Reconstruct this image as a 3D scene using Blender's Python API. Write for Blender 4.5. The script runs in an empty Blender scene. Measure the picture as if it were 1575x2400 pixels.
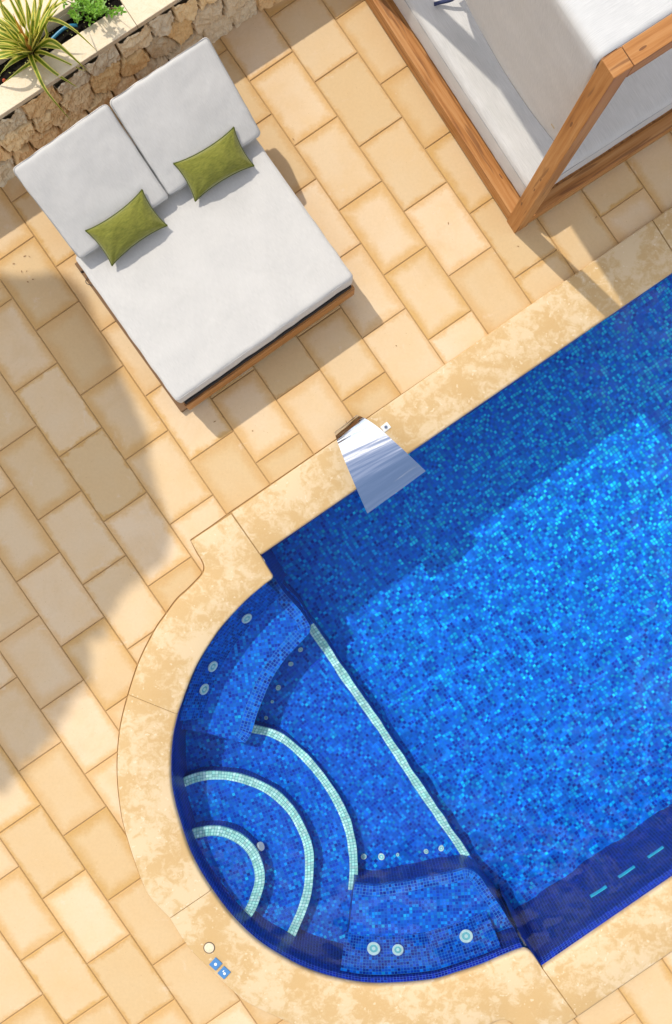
import bpy, bmesh, math, random
from mathutils import Vector, Matrix, noise
random.seed(7)
scene = bpy.context.scene
C = scene.collection
S = 0.0032            # metres per photo pixel on the paving
H = 6.0               # camera height above the paving
ZWAT = -0.085          # still water level
def W(px, py, z=0.0):
    k = S*(H-z)/H
    if z >= ZWAT: return Vector(((px-787.5)*k, (1200-py)*k, z))
    # under water: bend the sight line at the surface (Snell, n = 1.33)
    r = Vector((px-787.5, 1200-py, 0))*S; t = r.length
    if t < 1e-6: return Vector((0, 0, z))
    tan_a = t/H; sin_w = tan_a/math.sqrt(1+tan_a*tan_a)/1.33; tan_w = sin_w/math.sqrt(1-sin_w*sin_w)
    d = tan_a*(H-ZWAT)+tan_w*(ZWAT-z)
    return Vector((r.x/t*d, r.y/t*d, z))
def G(px, py, z=0.0):   # true ground-plan position (no perspective)
    return Vector(((px-787.5)*S, (1200-py)*S, z))
PI = math.pi

# ------------------------------------------------------------------ helpers
def obj(name, bm, mats, parent=None, smooth=False, recalc=True):
    me = bpy.data.meshes.new(name)
    if recalc: bmesh.ops.recalc_face_normals(bm, faces=bm.faces[:])
    bm.to_mesh(me); bm.free()
    if not isinstance(mats, (list, tuple)): mats = [mats]
    for m in mats: me.materials.append(m)
    if smooth:
        for p in me.polygons: p.use_smooth = True
    o = bpy.data.objects.new(name, me); C.objects.link(o)
    if parent is not None:
        o.parent = parent
        o.matrix_parent_inverse = parent.matrix_world.inverted() if False else Matrix.Translation(-parent.location)
    return o
def tag(o, label=None, cat=None, group=None, kind=None):
    if label: o['label'] = label
    if cat: o['category'] = cat
    if group: o['group'] = group
    if kind: o['kind'] = kind
    return o
def thing(name, loc, label, cat, group=None):
    o = bpy.data.objects.new(name, None); C.objects.link(o)
    o.location = loc; o.empty_display_size = 0.1
    bpy.context.view_layer.update()
    return tag(o, label, cat, group)
def bevel(o, w=0.004, seg=2, ang=40):
    m = o.modifiers.new('bevel', 'BEVEL'); m.width = w; m.segments = seg
    m.limit_method = 'ANGLE'; m.angle_limit = math.radians(ang)
    return o
def uvl(bm): return bm.loops.layers.uv.verify()

def box(bm, o, ax, ay, az, dx, dy, dz, mat=0, uvo=(0, 0)):
    """box from corner o along unit axes; uv.x runs along the longest edge of each face"""
    L = uvl(bm)
    v = {}
    for i in (0, 1):
        for j in (0, 1):
            for k in (0, 1):
                v[i, j, k] = bm.verts.new(o + ax*(dx*i) + ay*(dy*j) + az*(dz*k))
    d = (dx, dy, dz)
    order = sorted(range(3), key=lambda q: -d[q])
    for ax_i in range(3):
        b, c = [q for q in range(3) if q != ax_i]
        for s in (0, 1):
            keys = []
            for (p, q) in ((0, 0), (1, 0), (1, 1), (0, 1)):
                key = [0, 0, 0]; key[ax_i] = s; key[b] = p; key[c] = q
                keys.append(tuple(key))
            f = bm.faces.new([v[k] for k in keys]); f.material_index = mat
            u_ax, v_ax = (b, c) if order.index(b) < order.index(c) else (c, b)
            for lp, k in zip(f.loops, keys):
                lp[L].uv = (k[u_ax]*d[u_ax] + uvo[0], k[v_ax]*d[v_ax] + uvo[1] + 0.37*ax_i + 0.21*s)
def tube(bm, pts, r, seg=8, closed=False, mat=0, cap=True):
    n = len(pts); rings = []
    L = uvl(bm)
    up0 = Vector((0, 0, 1))
    rr = r if isinstance(r, (list, tuple)) else [r]*n
    for i, p in enumerate(pts):
        a = pts[(i-1) % n] if (closed or i > 0) else pts[i]
        b = pts[(i+1) % n] if (closed or i < n-1) else pts[i]
        t = (b-a)
        if t.length < 1e-9: t = Vector((1, 0, 0))
        t.normalize()
        up = up0 if abs(t.dot(up0)) < 0.95 else Vector((0, 1, 0))
        x = t.cross(up).normalized(); y = x.cross(t)
        rings.append([bm.verts.new(p + x*(rr[i]*math.cos(2*PI*k/seg)) + y*(rr[i]*math.sin(2*PI*k/seg))) for k in range(seg)])
    m = n if closed else n-1
    d = 0
    for i in range(m):
        A, B = rings[i], rings[(i+1) % n]
        ln = (pts[(i+1) % n]-pts[i]).length
        for k in range(seg):
            f = bm.faces.new((A[k], A[(k+1) % seg], B[(k+1) % seg], B[k])); f.material_index = mat
            for lp, q in zip(f.loops, ((d, k), (d, k+1), (d+ln, k+1), (d+ln, k))):
                lp[L].uv = (q[0], q[1]*2*PI*rr[i]/seg)
        d += ln
    if cap and not closed:
        bm.faces.new(rings[0][::-1]).material_index = mat
        bm.faces.new(rings[-1]).material_index = mat
def disc(bm, c, n, r, h, seg=24, mat=0, inner=0.0, xr=1.0):
    """short cylinder (or ring) standing along n, with a rounded top edge"""
    n = n.normalized()
    x = n.orthogonal().normalized(); y = n.cross(x)
    prof = [(r, 0), (r, h*0.7), (r*0.93, h)]
    if inner > 0: prof += [(inner*1.06, h), (inner, h*0.7), (inner, 0)]
    rings = [[bm.verts.new(c + x*(a*math.cos(2*PI*k/seg))*xr + y*(a*math.sin(2*PI*k/seg)) + n*b) for k in range(seg)] for a, b in prof]
    for A, B in zip(rings, rings[1:]):
        for k in range(seg):
            bm.faces.new((A[k], A[(k+1) % seg], B[(k+1) % seg], B[k])).material_index = mat
    if inner == 0: bm.faces.new(rings[-1]).material_index = mat
def catmull(pts, n=6, closed=False):
    out = []; N = len(pts)
    P = lambda i: pts[i % N] if closed else pts[max(0, min(N-1, i))]
    for i in range(N if closed else N-1):
        p0, p1, p2, p3 = P(i-1), P(i), P(i+1), P(i+2)
        for k in range(n):
            t = k/n
            out.append(0.5*((2*p1) + (p2-p0)*t + (2*p0-5*p1+4*p2-p3)*t*t + (3*p1-p0-3*p2+p3)*t**3))
    if not closed: out.append(pts[-1].copy())
    return out
def resample(pts, n):
    d = [0]
    for a, b in zip(pts, pts[1:]): d.append(d[-1]+(b-a).length)
    out = []; j = 0
    for i in range(n):
        t = d[-1]*i/(n-1)
        while j < len(d)-2 and d[j+1] < t: j += 1
        q = (t-d[j])/max(1e-9, d[j+1]-d[j])
        out.append(pts[j].lerp(pts[j+1], min(1, max(0, q))))
    return out
def prism(bm, pts, z0, z1, mat_top=0, mat_side=1, ang=-0.60):
    """pts: plan polygon (Vectors); top at z1 with plan uv in metres, sides with arc-length uv"""
    L = uvl(bm)
    ca, sa = math.cos(ang), math.sin(ang)
    top = [bm.verts.new((p.x, p.y, z1)) for p in pts]
    bot = [bm.verts.new((p.x, p.y, z0)) for p in pts]
    f = bm.faces.new(top); f.material_index = mat_top
    for lp in f.loops:
        c = lp.vert.co; lp[L].uv = (c.x*ca - c.y*sa, c.x*sa + c.y*ca)
    d = 0
    for i in range(len(pts)):
        j = (i+1) % len(pts); ln = (pts[j]-pts[i]).length
        f = bm.faces.new((bot[i], bot[j], top[j], top[i])); f.material_index = mat_side
        for lp, q in zip(f.loops, ((d, z0), (d+ln, z0), (d+ln, z1), (d, z1))): lp[L].uv = q
        d += ln
def ribbon(bm, A, B, mat=0, uvw=None, close=False):
    """strip between polylines A and B; uv = (arc length along A, distance across)"""
    L = uvl(bm)
    va = [bm.verts.new(p) for p in A]; vb = [bm.verts.new(p) for p in B]
    d = 0
    for i in range(len(A)-1):
        ln = (A[i+1]-A[i]).length; w0 = (B[i]-A[i]).length; w1 = (B[i+1]-A[i+1]).length
        f = bm.faces.new((va[i], va[i+1], vb[i+1], vb[i])); f.material_index = mat
        for lp, q in zip(f.loops, ((d, 0), (d+ln, 0), (d+ln, w1), (d, w0))): lp[L].uv = q
        d += ln
def fbm(p, o=4): return noise.fractal(p, 1.0, 2.0, o)

# ------------------------------------------------------------------ node helpers
class NT:
    def __init__(s, name, rough=0.6, spec=0.3):
        s.m = bpy.data.materials.new(name); s.m.use_nodes = True
        s.t = s.m.node_tree; s.b = s.t.nodes['Principled BSDF']; s.out = s.t.nodes['Material Output']
        s.b.inputs['Roughness'].default_value = rough
        s.b.inputs['Specular IOR Level'].default_value = spec
    def n(s, typ, **kw):
        nd = s.t.nodes.new(typ)
        for k, v in kw.items():
            if k.startswith('i_'): nd.inputs[k[2:].replace('_', ' ')].default_value = v
            else: setattr(nd, k, v)
        return nd
    def link(s, a, b): s.t.links.new(a, b)
    def set(s, sock, val):
        if isinstance(val, bpy.types.NodeSocket): s.link(val, sock)
        else: sock.default_value = val
    def math(s, op, a, b=0.0, c=None, clamp=False):
        nd = s.n('ShaderNodeMath', operation=op, use_clamp=clamp)
        s.set(nd.inputs[0], a); s.set(nd.inputs[1], b)
        if c is not None: s.set(nd.inputs[2], c)
        return nd.outputs[0]
    def vmath(s, op, a, b=None, scale=None):
        nd = s.n('ShaderNodeVectorMath', operation=op)
        s.set(nd.inputs[0], a)
        if b is not None: s.set(nd.inputs[1], b)
        if scale is not None: s.set(nd.inputs['Scale'], scale)
        return nd.outputs[0]
    def noise(s, vec, scale, detail=4, rough=0.55, dist=0.0, color=False):
        nd = s.n('ShaderNodeTexNoise'); s.link(vec, nd.inputs['Vector'])
        nd.inputs['Scale'].default_value = scale; nd.inputs['Detail'].default_value = detail
        nd.inputs['Roughness'].default_value = rough; nd.inputs['Distortion'].default_value = dist
        return nd.outputs['Color'] if color else nd.outputs['Fac']
    def ramp(s, fac, stops, interp='LINEAR'):
        nd = s.n('ShaderNodeValToRGB'); nd.color_ramp.interpolation = interp
        e = nd.color_ramp.elements
        while len(e) > 1: e.remove(e[-1])
        e[0].position = stops[0][0]; e[0].color = col(stops[0][1])
        for p, c in stops[1:]:
            q = e.new(p); q.color = col(c)
        s.set(nd.inputs['Fac'], fac)
        return nd.outputs['Color']
    def mix(s, fac, a, b, blend='MIX'):
        nd = s.n('ShaderNodeMix', data_type='RGBA', blend_type=blend)
        s.set(nd.inputs['Factor'], fac)
        s.set(nd.inputs[6], col(a) if not isinstance(a, bpy.types.NodeSocket) else a)
        s.set(nd.inputs[7], col(b) if not isinstance(b, bpy.types.NodeSocket) else b)
        return nd.outputs[2]
    def uv(s): return s.n('ShaderNodeTexCoord').outputs['UV']
    def pos(s): return s.n('ShaderNodeNewGeometry').outputs['Position']
    def attr(s, name): return s.n('ShaderNodeAttribute', attribute_name=name)
    def scalev(s, vec, xyz):
        return s.vmath('MULTIPLY', vec, xyz)
    def bump(s, h, strength=0.3, dist=0.01):
        nd = s.n('ShaderNodeBump'); nd.inputs['Strength'].default_value = strength
        nd.inputs['Distance'].default_value = dist
        s.link(h, nd.inputs['Height']); s.link(nd.outputs[0], s.b.inputs['Normal'])
    def base(s, c): s.set(s.b.inputs['Base Color'], c if isinstance(c, bpy.types.NodeSocket) else col(c))
def col(c):
    if isinstance(c, (int, float)): return (c, c, c, 1)
    return tuple(c)+(1,) if len(c) == 3 else tuple(c)

# ------------------------------------------------------------------ materials
def mat_paver():
    t = NT('paver_stone', 0.75, 0.25)
    uv = t.uv(); pos = t.pos()
    sep = t.n('ShaderNodeSeparateXYZ'); t.link(uv, sep.inputs[0])
    # uv runs in metres from the slab centre; the slab's half size is (.195, .289)
    du = t.math('SUBTRACT', 0.1945, t.math('ABSOLUTE', sep.outputs[0]))
    dv = t.math('SUBTRACT', 0.2885, t.math('ABSOLUTE', sep.outputs[1]))
    d = t.math('MINIMUM', du, dv)
    tint = t.attr('tint')
    ts = t.n('ShaderNodeSeparateColor'); t.link(tint.outputs['Color'], ts.inputs[0])
    n1 = t.noise(pos, 9, 5, 0.6); n2 = t.noise(pos, 45, 4, 0.65); n3 = t.noise(pos, 3.2, 3); n4 = t.noise(pos, 260, 2)
    dd = t.math('ADD', d, t.math('MULTIPLY', t.math('SUBTRACT', n1, 0.5), 0.10))
    dd = t.math('ADD', dd, t.math('MULTIPLY', t.math('SUBTRACT', n2, 0.5), 0.035))
    width = t.math('MULTIPLY_ADD', ts.outputs[0], 0.095, 0.022)
    edge = t.n('ShaderNodeMapRange', interpolation_type='SMOOTHSTEP')
    t.link(dd, edge.inputs[0]); edge.inputs[1].default_value = 0.0; t.link(width, edge.inputs[2])
    edge.inputs[3].default_value = 1; edge.inputs[4].default_value = 0
    field = t.mix(ts.outputs[1], (0.555, 0.40, 0.215), (0.58, 0.455, 0.31))
    field = t.mix(t.math('MULTIPLY', t.math('SUBTRACT', n3, 0.35, clamp=True), 1.3, clamp=True), field, (0.56, 0.375, 0.18))
    stain = t.mix(ts.outputs[2], (0.49, 0.255, 0.06), (0.485, 0.29, 0.095))
    amt = t.math('MULTIPLY', edge.outputs[0], t.math('MULTIPLY_ADD', ts.outputs[2], 0.52, 0.38))
    c = t.mix(amt, field, stain)
    br = t.math('ADD', t.math('MULTIPLY', n2, 0.16), t.math('MULTIPLY', n4, 0.10))
    br = t.math('ADD', br, t.math('MULTIPLY_ADD', ts.outputs[1], 0.15, 0.81))
    c = t.mix(1.0, c, t.vmath('SCALE', (1, 1, 1), scale=br), 'MULTIPLY')
    w2 = t.n('ShaderNodeMapRange', interpolation_type='SMOOTHSTEP'); t.link(t.noise(pos, 1.7, 6, 0.68, 0.8), w2.inputs[0])
    w2.inputs[1].default_value = 0.53; w2.inputs[2].default_value = 0.70
    c = t.mix(t.math('MULTIPLY', w2.outputs[0], 0.30), c, (0.50, 0.335, 0.165))
    w3 = t.n('ShaderNodeMapRange', interpolation_type='SMOOTHSTEP'); t.link(t.noise(pos, 6.5, 7, 0.7, 0.5), w3.inputs[0])
    w3.inputs[1].default_value = 0.60; w3.inputs[2].default_value = 0.72
    c = t.mix(t.math('MULTIPLY', w3.outputs[0], 0.40), c, (0.62, 0.52, 0.40))
    pit = t.math('GREATER_THAN', t.noise(pos, 75, 2, 0.4), 0.725)
    c = t.mix(t.math('MULTIPLY', pit, 0.35), c, (0.33, 0.2, 0.09))
    t.base(c)
    t.bump(t.math('ADD', t.math('MULTIPLY', n2, 0.5), t.math('MULTIPLY', n4, 0.3)), 0.25, 0.003)
    return t.m
def mat_grout():
    t = NT('paving_grout', 0.95, 0.1); p = t.pos()
    t.base(t.mix(t.noise(p, 30, 4), (0.30, 0.18, 0.075), (0.46, 0.31, 0.15))); return t.m
def mat_coping():
    t = NT('coping_stone', 0.62, 0.3); p = t.pos()
    a = t.noise(p, 2.6, 3, 0.5); b = t.noise(p, 13, 6, 0.62, 0.6); c3 = t.noise(p, 60, 4, 0.6); g = t.noise(p, 300, 2)
    base = t.mix(t.math('MULTIPLY_ADD', a, 2.0, -0.5, clamp=True), (0.48, 0.31, 0.128), (0.505, 0.355, 0.17))
    base = t.mix(t.math('MULTIPLY', c3, 0.5), base, (0.515, 0.37, 0.195))
    blot = t.math('ADD', t.math('MULTIPLY', a, 0.55), t.math('MULTIPLY', b, 0.62))
    blot = t.math('ADD', blot, t.math('MULTIPLY', c3, 0.16))
    f = t.n('ShaderNodeMapRange', interpolation_type='SMOOTHSTEP'); t.link(blot, f.inputs[0])
    f.inputs[1].default_value = 0.59; f.inputs[2].default_value = 0.74
    c = t.mix(t.math('MULTIPLY', f.outputs[0], 0.55), base, (0.64, 0.525, 0.36))
    sp = t.math('GREATER_THAN', t.noise(p, 34, 2, 0.4), 0.70)
    c = t.mix(t.math('MULTIPLY', sp, 0.55), c, (0.66, 0.56, 0.40))
    c = t.mix(1.0, c, t.vmath('SCALE', (1, 1, 1), scale=t.math('MULTIPLY_ADD', g, 0.14, 0.92)), 'MULTIPLY')
    t.base(c); t.bump(t.math('ADD', c3, t.math('MULTIPLY', b, 0.7)), 0.22, 0.004)
    return t.m
def mat_slab():
    t = NT('cream_limestone', 0.6, 0.3); p = t.pos()
    a = t.noise(p, 5, 5, 0.6, 1.0); v = t.noise(p, 9, 6, 0.6, 2.5); g = t.noise(p, 120, 3)
    c = t.mix(a, (0.62, 0.52, 0.36), (0.68, 0.59, 0.45))
    vein = t.math('SUBTRACT', 1.0, t.math('MULTIPLY', t.math('ABSOLUTE', t.math('SUBTRACT', v, 0.5)), 30), clamp=True)
    c = t.mix(t.math('MULTIPLY', vein, 0.35), c, (0.55, 0.36, 0.15))
    c = t.mix(1.0, c, t.vmath('SCALE', (1, 1, 1), scale=t.math('MULTIPLY_ADD', g, 0.14, 0.92)), 'MULTIPLY')
    t.base(c); t.bump(g, 0.12, 0.003); return t.m
def mat_rubble():
    t = NT('wall_stone', 0.85, 0.2); p = t.pos()
    at = t.attr('stone')
    n1 = t.noise(p, 14, 6, 0.6); n2 = t.noise(p, 60, 5, 0.65)
    c = t.mix(t.math('MULTIPLY', n1, 0.5), at.outputs['Color'], (0.66, 0.46, 0.22))
    c = t.mix(1.0, c, t.vmath('SCALE', (1, 1, 1), scale=t.math('MULTIPLY_ADD', n2, 0.6, 0.72)), 'MULTIPLY')
    t.base(c); t.bump(t.math('ADD', n1, t.math('MULTIPLY', n2, 0.6)), 0.55, 0.012); return t.m
def mat_mosaic(name, stops, grout, gw=0.10, wob=0.006, tile=0.0245, clump=0.25, spec=0.25, wsc=3.0, blend=None):
    t = NT(name, 0.35, spec)
    uv = t.uv()
    v = uv
    if wob:
        nz = t.noise(t.pos(), wsc, 2, 0.5, color=True)
        nz = t.vmath('SUBTRACT', nz, (0.5, 0.5, 0.5))
        nz2 = t.vmath('SUBTRACT', t.noise(t.pos(), wsc*4.5, 1, 0.5, color=True), (0.5, 0.5, 0.5))
        v = t.vmath('ADD', v, t.vmath('SCALE', nz, scale=wob*2))
        v = t.vmath('ADD', v, t.vmath('SCALE', nz2, scale=wob*0.5))
    v = t.vmath('SCALE', v, scale=1.0/tile)
    v = t.vmath('MULTIPLY', v, (1, 1, 0))
    cell = t.vmath('FLOOR', v)
    wn = t.n('ShaderNodeTexWhiteNoise', noise_dimensions='2D'); t.link(cell, wn.inputs['Vector'])
    cl = t.noise(cell, 0.11, 3)
    val = t.math('ADD', t.math('MULTIPLY', wn.outputs['Value'], 1-clump*0.5), t.math('MULTIPLY', t.math('SUBTRACT', cl, 0.25), clump), clamp=True)
    if blend:      # the tile mix shifts gradually along the pool
        dp = t.n('ShaderNodeVectorMath', operation='DOT_PRODUCT'); t.link(t.pos(), dp.inputs[0]); dp.inputs[1].default_value = blend
        val = t.math('ADD', val, t.math('MULTIPLY', t.math('MINIMUM', t.math('MAXIMUM', dp.outputs['Value'], -1.0), 1.0), 0.13), clamp=True)
    c = t.ramp(val, stops, 'CONSTANT')
    hs = t.n('ShaderNodeSeparateColor'); t.link(wn.outputs['Color'], hs.inputs[0])
    c = t.mix(1.0, c, t.vmath('SCALE', (1, 1, 1), scale=t.math('MULTIPLY_ADD', hs.outputs[1], 0.45, 0.78)), 'MULTIPLY')
    fr = t.vmath('ABSOLUTE', t.vmath('SUBTRACT', t.vmath('FRACTION', v), (0.5, 0.5, 0.5)))
    sp = t.n('ShaderNodeSeparateXYZ'); t.link(fr, sp.inputs[0])
    mx = t.math('MAXIMUM', sp.outputs[0], sp.outputs[1])
    g = t.math('GREATER_THAN', mx, 0.5-gw/2)
    t.base(t.mix(g, c, grout))
    return t.m
def mat_fabric(name, c0, c1, streak=(22, 300), sheen=0.15, bumps=0.35, transl=0.0):
    t = NT(name, 0.9, 0.15); uv = t.uv()
    a = t.noise(t.scalev(uv, (streak[0], streak[1], 1)), 1.0, 4, 0.6)
    b = t.noise(t.scalev(uv, (420, 420, 1)), 1.0, 2, 0.5)
    l = t.noise(uv, 4.0, 4, 0.55)
    f = t.math('ADD', t.math('MULTIPLY', a, 0.55), t.math('MULTIPLY', b, 0.25))
    f = t.math('ADD', f, t.math('MULTIPLY', l, 0.25))
    f = t.n('ShaderNodeMapRange').outputs[0] if False else f
    mr = t.n('ShaderNodeMapRange'); t.link(f, mr.inputs[0]); mr.inputs[1].default_value = 0.40; mr.inputs[2].default_value = 0.64
    t.base(t.mix(mr.outputs[0], c0, c1))
    t.b.inputs['Sheen Weight'].default_value = sheen
    t.bump(t.math('ADD', a, t.math('MULTIPLY', b, 0.8)), bumps, 0.003)
    if transl:
        tr = t.n('ShaderNodeBsdfTranslucent'); tr.inputs[0].default_value = col(c1)
        mx = t.n('ShaderNodeMixShader'); mx.inputs[0].default_value = transl
        t.link(t.b.outputs[0], mx.inputs[1]); t.link(tr.outputs[0], mx.inputs[2]); t.link(mx.outputs[0], t.out.inputs[0])
    return t.m
def mat_wood(name='teak', k=1.0):
    t = NT(name, 0.5, 0.35); uv = t.uv(); 
    w = t.vmath('ADD', uv, t.vmath('SCALE', t.noise(t.scalev(uv, (2.2, 9, 1)), 1.0, 3, color=True), scale=0.035))
    g = t.noise(t.scalev(w, (1.3, 34, 1)), 1.0, 5, 0.6)
    fine = t.noise(t.scalev(uv, (7, 420, 1)), 1.0, 3, 0.6)
    c = t.ramp(t.math('ADD', t.math('MULTIPLY', g, 0.85), t.math('MULTIPLY', fine, 0.15)),
               [(0.30, (0.20*k, 0.072*k, 0.017*k)), (0.45, (0.35*k, 0.145*k, 0.036*k)), (0.60, (0.42*k, 0.205*k, 0.070*k)), (0.75, (0.47*k, 0.245*k, 0.09*k))])
    vor = t.n('ShaderNodeTexVoronoi'); t.link(t.scalev(w, (3.3, 12, 1)), vor.inputs['Vector']); vor.inputs['Scale'].default_value = 1.0
    knot = t.math('LESS_THAN', vor.outputs['Distance'], 0.085)
    strk = t.n('ShaderNodeMapRange', interpolation_type='SMOOTHSTEP'); t.link(t.noise(t.scalev(w, (2.0, 20, 1)), 1.0, 2), strk.inputs[0])
    strk.inputs[1].default_value = 0.575; strk.inputs[2].default_value = 0.65
    c = t.mix(t.math('MULTIPLY', strk.outputs[0], 0.6), c, (0.13*k, 0.045*k, 0.012*k))
    c = t.mix(t.math('MULTIPLY', knot, 0.75), c, (0.10, 0.03, 0.01))
    t.base(c); t.bump(t.math('ADD', fine, g), 0.15, 0.002); return t.m
def simple(name, c, rough=0.5, spec=0.4, metal=0.0, var=0.12, sc=40):
    t = NT(name, rough, spec); p = t.pos()
    t.base(t.mix(t.noise(p, sc, 4), tuple(x*(1-var) for x in c), tuple(min(1, x*(1+var)) for x in c)))
    t.b.inputs['Metallic'].default_value = metal
    return t.m
M = {}
M['paver'] = mat_paver(); M['grout'] = mat_grout(); M['coping'] = mat_coping(); M['slab'] = mat_slab(); M['rubble'] = mat_rubble()
BL = dict(n0=(0.002, 0.020, 0.30), n1=(0.002, 0.05, 0.46), n2=(0.002, 0.10, 0.66), n3=(0.002, 0.185, 0.80), n4=(0.003, 0.36, 0.88), n5=(0.01, 0.60, 0.88))
M['mosaic_floor'] = mat_mosaic('pool_mosaic', [(0, (0.002, 0.045, 0.47)), (0.10, (0.002, 0.085, 0.64)), (0.22, (0.002, 0.15, 0.76)), (0.45, (0.002, 0.195, 0.83)), (0.64, (0.002, 0.32, 0.90)), (0.76, (0.003, 0.48, 0.95)), (0.90, (0.015, 0.68, 0.97))], (0.002, 0.175, 0.78), 0.20, 0.005, tile=0.028, clump=0.22, blend=(0.25, 0.55, 0))
M['mosaic_spa'] = mat_mosaic('spa_mosaic', [(0, (0.003, 0.03, 0.40)), (0.10, (0.002, 0.06, 0.55)), (0.30, (0.002, 0.11, 0.68)), (0.58, (0.002, 0.17, 0.78)), (0.80, (0.003, 0.30, 0.86)), (0.94, (0.01, 0.48, 0.88))], (0.01, 0.15, 0.68), 0.15, 0.004, clump=0.25)
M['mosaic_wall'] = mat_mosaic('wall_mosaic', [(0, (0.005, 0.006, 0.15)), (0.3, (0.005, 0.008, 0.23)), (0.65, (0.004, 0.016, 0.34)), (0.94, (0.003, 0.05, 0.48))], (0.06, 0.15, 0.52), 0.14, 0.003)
M['mosaic_rim'] = mat_mosaic('rim_mosaic', [(0, BL['n0']), (0.16, BL['n1']), (0.40, BL['n2']), (0.72, BL['n3'])], (0.06, 0.27, 0.72), 0.15, 0.003)
M['mosaic_seat'] = mat_mosaic('seat_mosaic', [(0, BL['n0']), (0.2, BL['n1']), (0.48, BL['n2']), (0.8, BL['n3']), (0.95, BL['n4'])], (0.05, 0.26, 0.70), 0.12, 0.004, clump=0.3)
M['mosaic_white'] = mat_mosaic('white_mosaic', [(0, (0.50, 0.90, 0.80)), (0.4, (0.60, 0.94, 0.86)), (0.75, (0.68, 0.95, 0.90))], (0.06, 0.42, 0.46), 0.13, 0.0)
M['fabric'] = mat_fabric('lounger_fabric', (0.435, 0.427, 0.408), (0.53, 0.518, 0.495))
M['fabric_day'] = mat_fabric('daybed_fabric', (0.42, 0.415, 0.40), (0.54, 0.53, 0.515), (9, 230), transl=0.0)
M['canopy'] = mat_fabric('canopy_fabric', (0.54, 0.545, 0.54), (0.70, 0.70, 0.69), (9, 230), transl=0.22)
M['seam'] = mat_fabric('seam_fabric', (0.26, 0.26, 0.255), (0.34, 0.34, 0.33))
M['velvet'] = mat_fabric('olive_velvet', (0.105, 0.118, 0.014), (0.205, 0.20, 0.03), (40, 120), sheen=0.4, bumps=0.25)
M['velvet_dark'] = mat_fabric('olive_piping', (0.05, 0.065, 0.008), (0.085, 0.10, 0.014), (40, 120), sheen=0.2)
M['teak'] = mat_wood()
M['shade_brown'] = simple('painted_shade_brown', (0.17, 0.10, 0.052), 0.7, 0.2, var=0.2, sc=18)  # tone of shaded paving beside the lounger, put into the board's colour
M['black'] = simple('black_recess', (0.012, 0.012, 0.014), 0.7)
M['soil'] = simple('dark_soil', (0.012, 0.010, 0.008), 0.95, 0.1, var=0.6, sc=60)
M['white'] = simple('white_plastic', (0.72, 0.74, 0.74), 0.35)
M['jet_white'] = simple('jet_plastic', (0.70, 0.92, 0.88), 0.3)
M['jet_blue'] = simple('jet_face', (0.22, 0.62, 0.68), 0.3)
M['button_blue'] = simple('button_blue', (0.06, 0.19, 0.42), 0.4)
M['rim_dark'] = simple('rim_dark', (0.10, 0.075, 0.055), 0.6)
M['navy'] = simple('navy_webbing', (0.02, 0.03, 0.09), 0.7)
M['beige'] = simple('beige_webbing', (0.50, 0.42, 0.27), 0.7)
M['hose'] = simple('blue_hose', (0.03, 0.20, 0.34), 0.35)
M['inlet'] = simple('inlet_aqua', (0.06, 0.72, 0.92), 0.4)
M['bark'] = simple('bark', (0.14, 0.09, 0.05), 0.9, 0.1, var=0.4, sc=14)
M['green'] = simple('tree_leaf', (0.05, 0.09, 0.02), 0.6, 0.3, var=0.4, sc=5)
M['cable'] = simple('cable', (0.03, 0.02, 0.015), 0.5)
M['terracotta'] = simple('red_berry', (0.55, 0.10, 0.04), 0.5)
def mat_steel():
    t = NT('polished_steel', 0.06, 0.5); t.b.inputs['Metallic'].default_value = 1.0
    uv = t.uv()
    t.base((0.80, 0.82, 0.84))
    n = t.math('ADD', t.noise(t.scalev(uv, (0.9, 13, 1)), 1.0, 2, 0.5), t.math('MULTIPLY', t.noise(t.scalev(uv, (4, 60, 1)), 1.0, 2, 0.5), 0.12))
    t.bump(n, 0.5, 0.02); return t.m
M['steel'] = mat_steel()
def mat_water():
    t = NT('pool_water', 0.0, 0.5)
    gl = t.n('ShaderNodeBsdfGlass'); gl.inputs['IOR'].default_value = 1.33; gl.inputs['Roughness'].default_value = 0.0
    gl.inputs['Color'].default_value = (0.90, 0.97, 1.0, 1)
    t.link(gl.outputs[0], t.out.inputs[0]); return t.m
M['water'] = mat_water()
def mat_leaf(name, mid, edge, basec=None):
    t = NT(name, 0.45, 0.4); uv = t.uv()
    sp = t.n('ShaderNodeSeparateXYZ'); t.link(uv, sp.inputs[0])
    d = t.math('ABSOLUTE', t.math('SUBTRACT', sp.outputs[0], 0.5))
    d = t.math('ADD', d, t.math('MULTIPLY', t.math('SUBTRACT', t.noise(t.scalev(uv, (9, 2, 1)), 1.0, 2), 0.5), 0.22))
    e = t.n('ShaderNodeMapRange', interpolation_type='SMOOTHSTEP'); t.link(d, e.inputs[0])
    e.inputs[1].default_value = 0.23; e.inputs[2].default_value = 0.33
    c = t.mix(e.outputs[0], mid, edge)
    if basec:
        f = t.n('ShaderNodeMapRange', interpolation_type='SMOOTHSTEP'); t.link(sp.outputs[1], f.inputs[0])
        f.inputs[1].default_value = 0.02; f.inputs[2].default_value = 0.12; f.inputs[3].default_value = 0.75; f.inputs[4].default_value = 0
        c = t.mix(f.outputs[0], c, basec)
    t.base(c)
    tr = t.n('ShaderNodeBsdfTranslucent'); t.link(c, tr.inputs[0])
    mx = t.n('ShaderNodeMixShader'); mx.inputs[0].default_value = 0.25
    t.link(t.b.outputs[0], mx.inputs[1]); t.link(tr.outputs[0], mx.inputs[2]); t.link(mx.outputs[0], t.out.inputs[0])
    return t.m
M['yucca'] = mat_leaf('variegated_leaf', (0.17, 0.25, 0.014), (0.80, 0.72, 0.16), (0.30, 0.06, 0.012))
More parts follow.
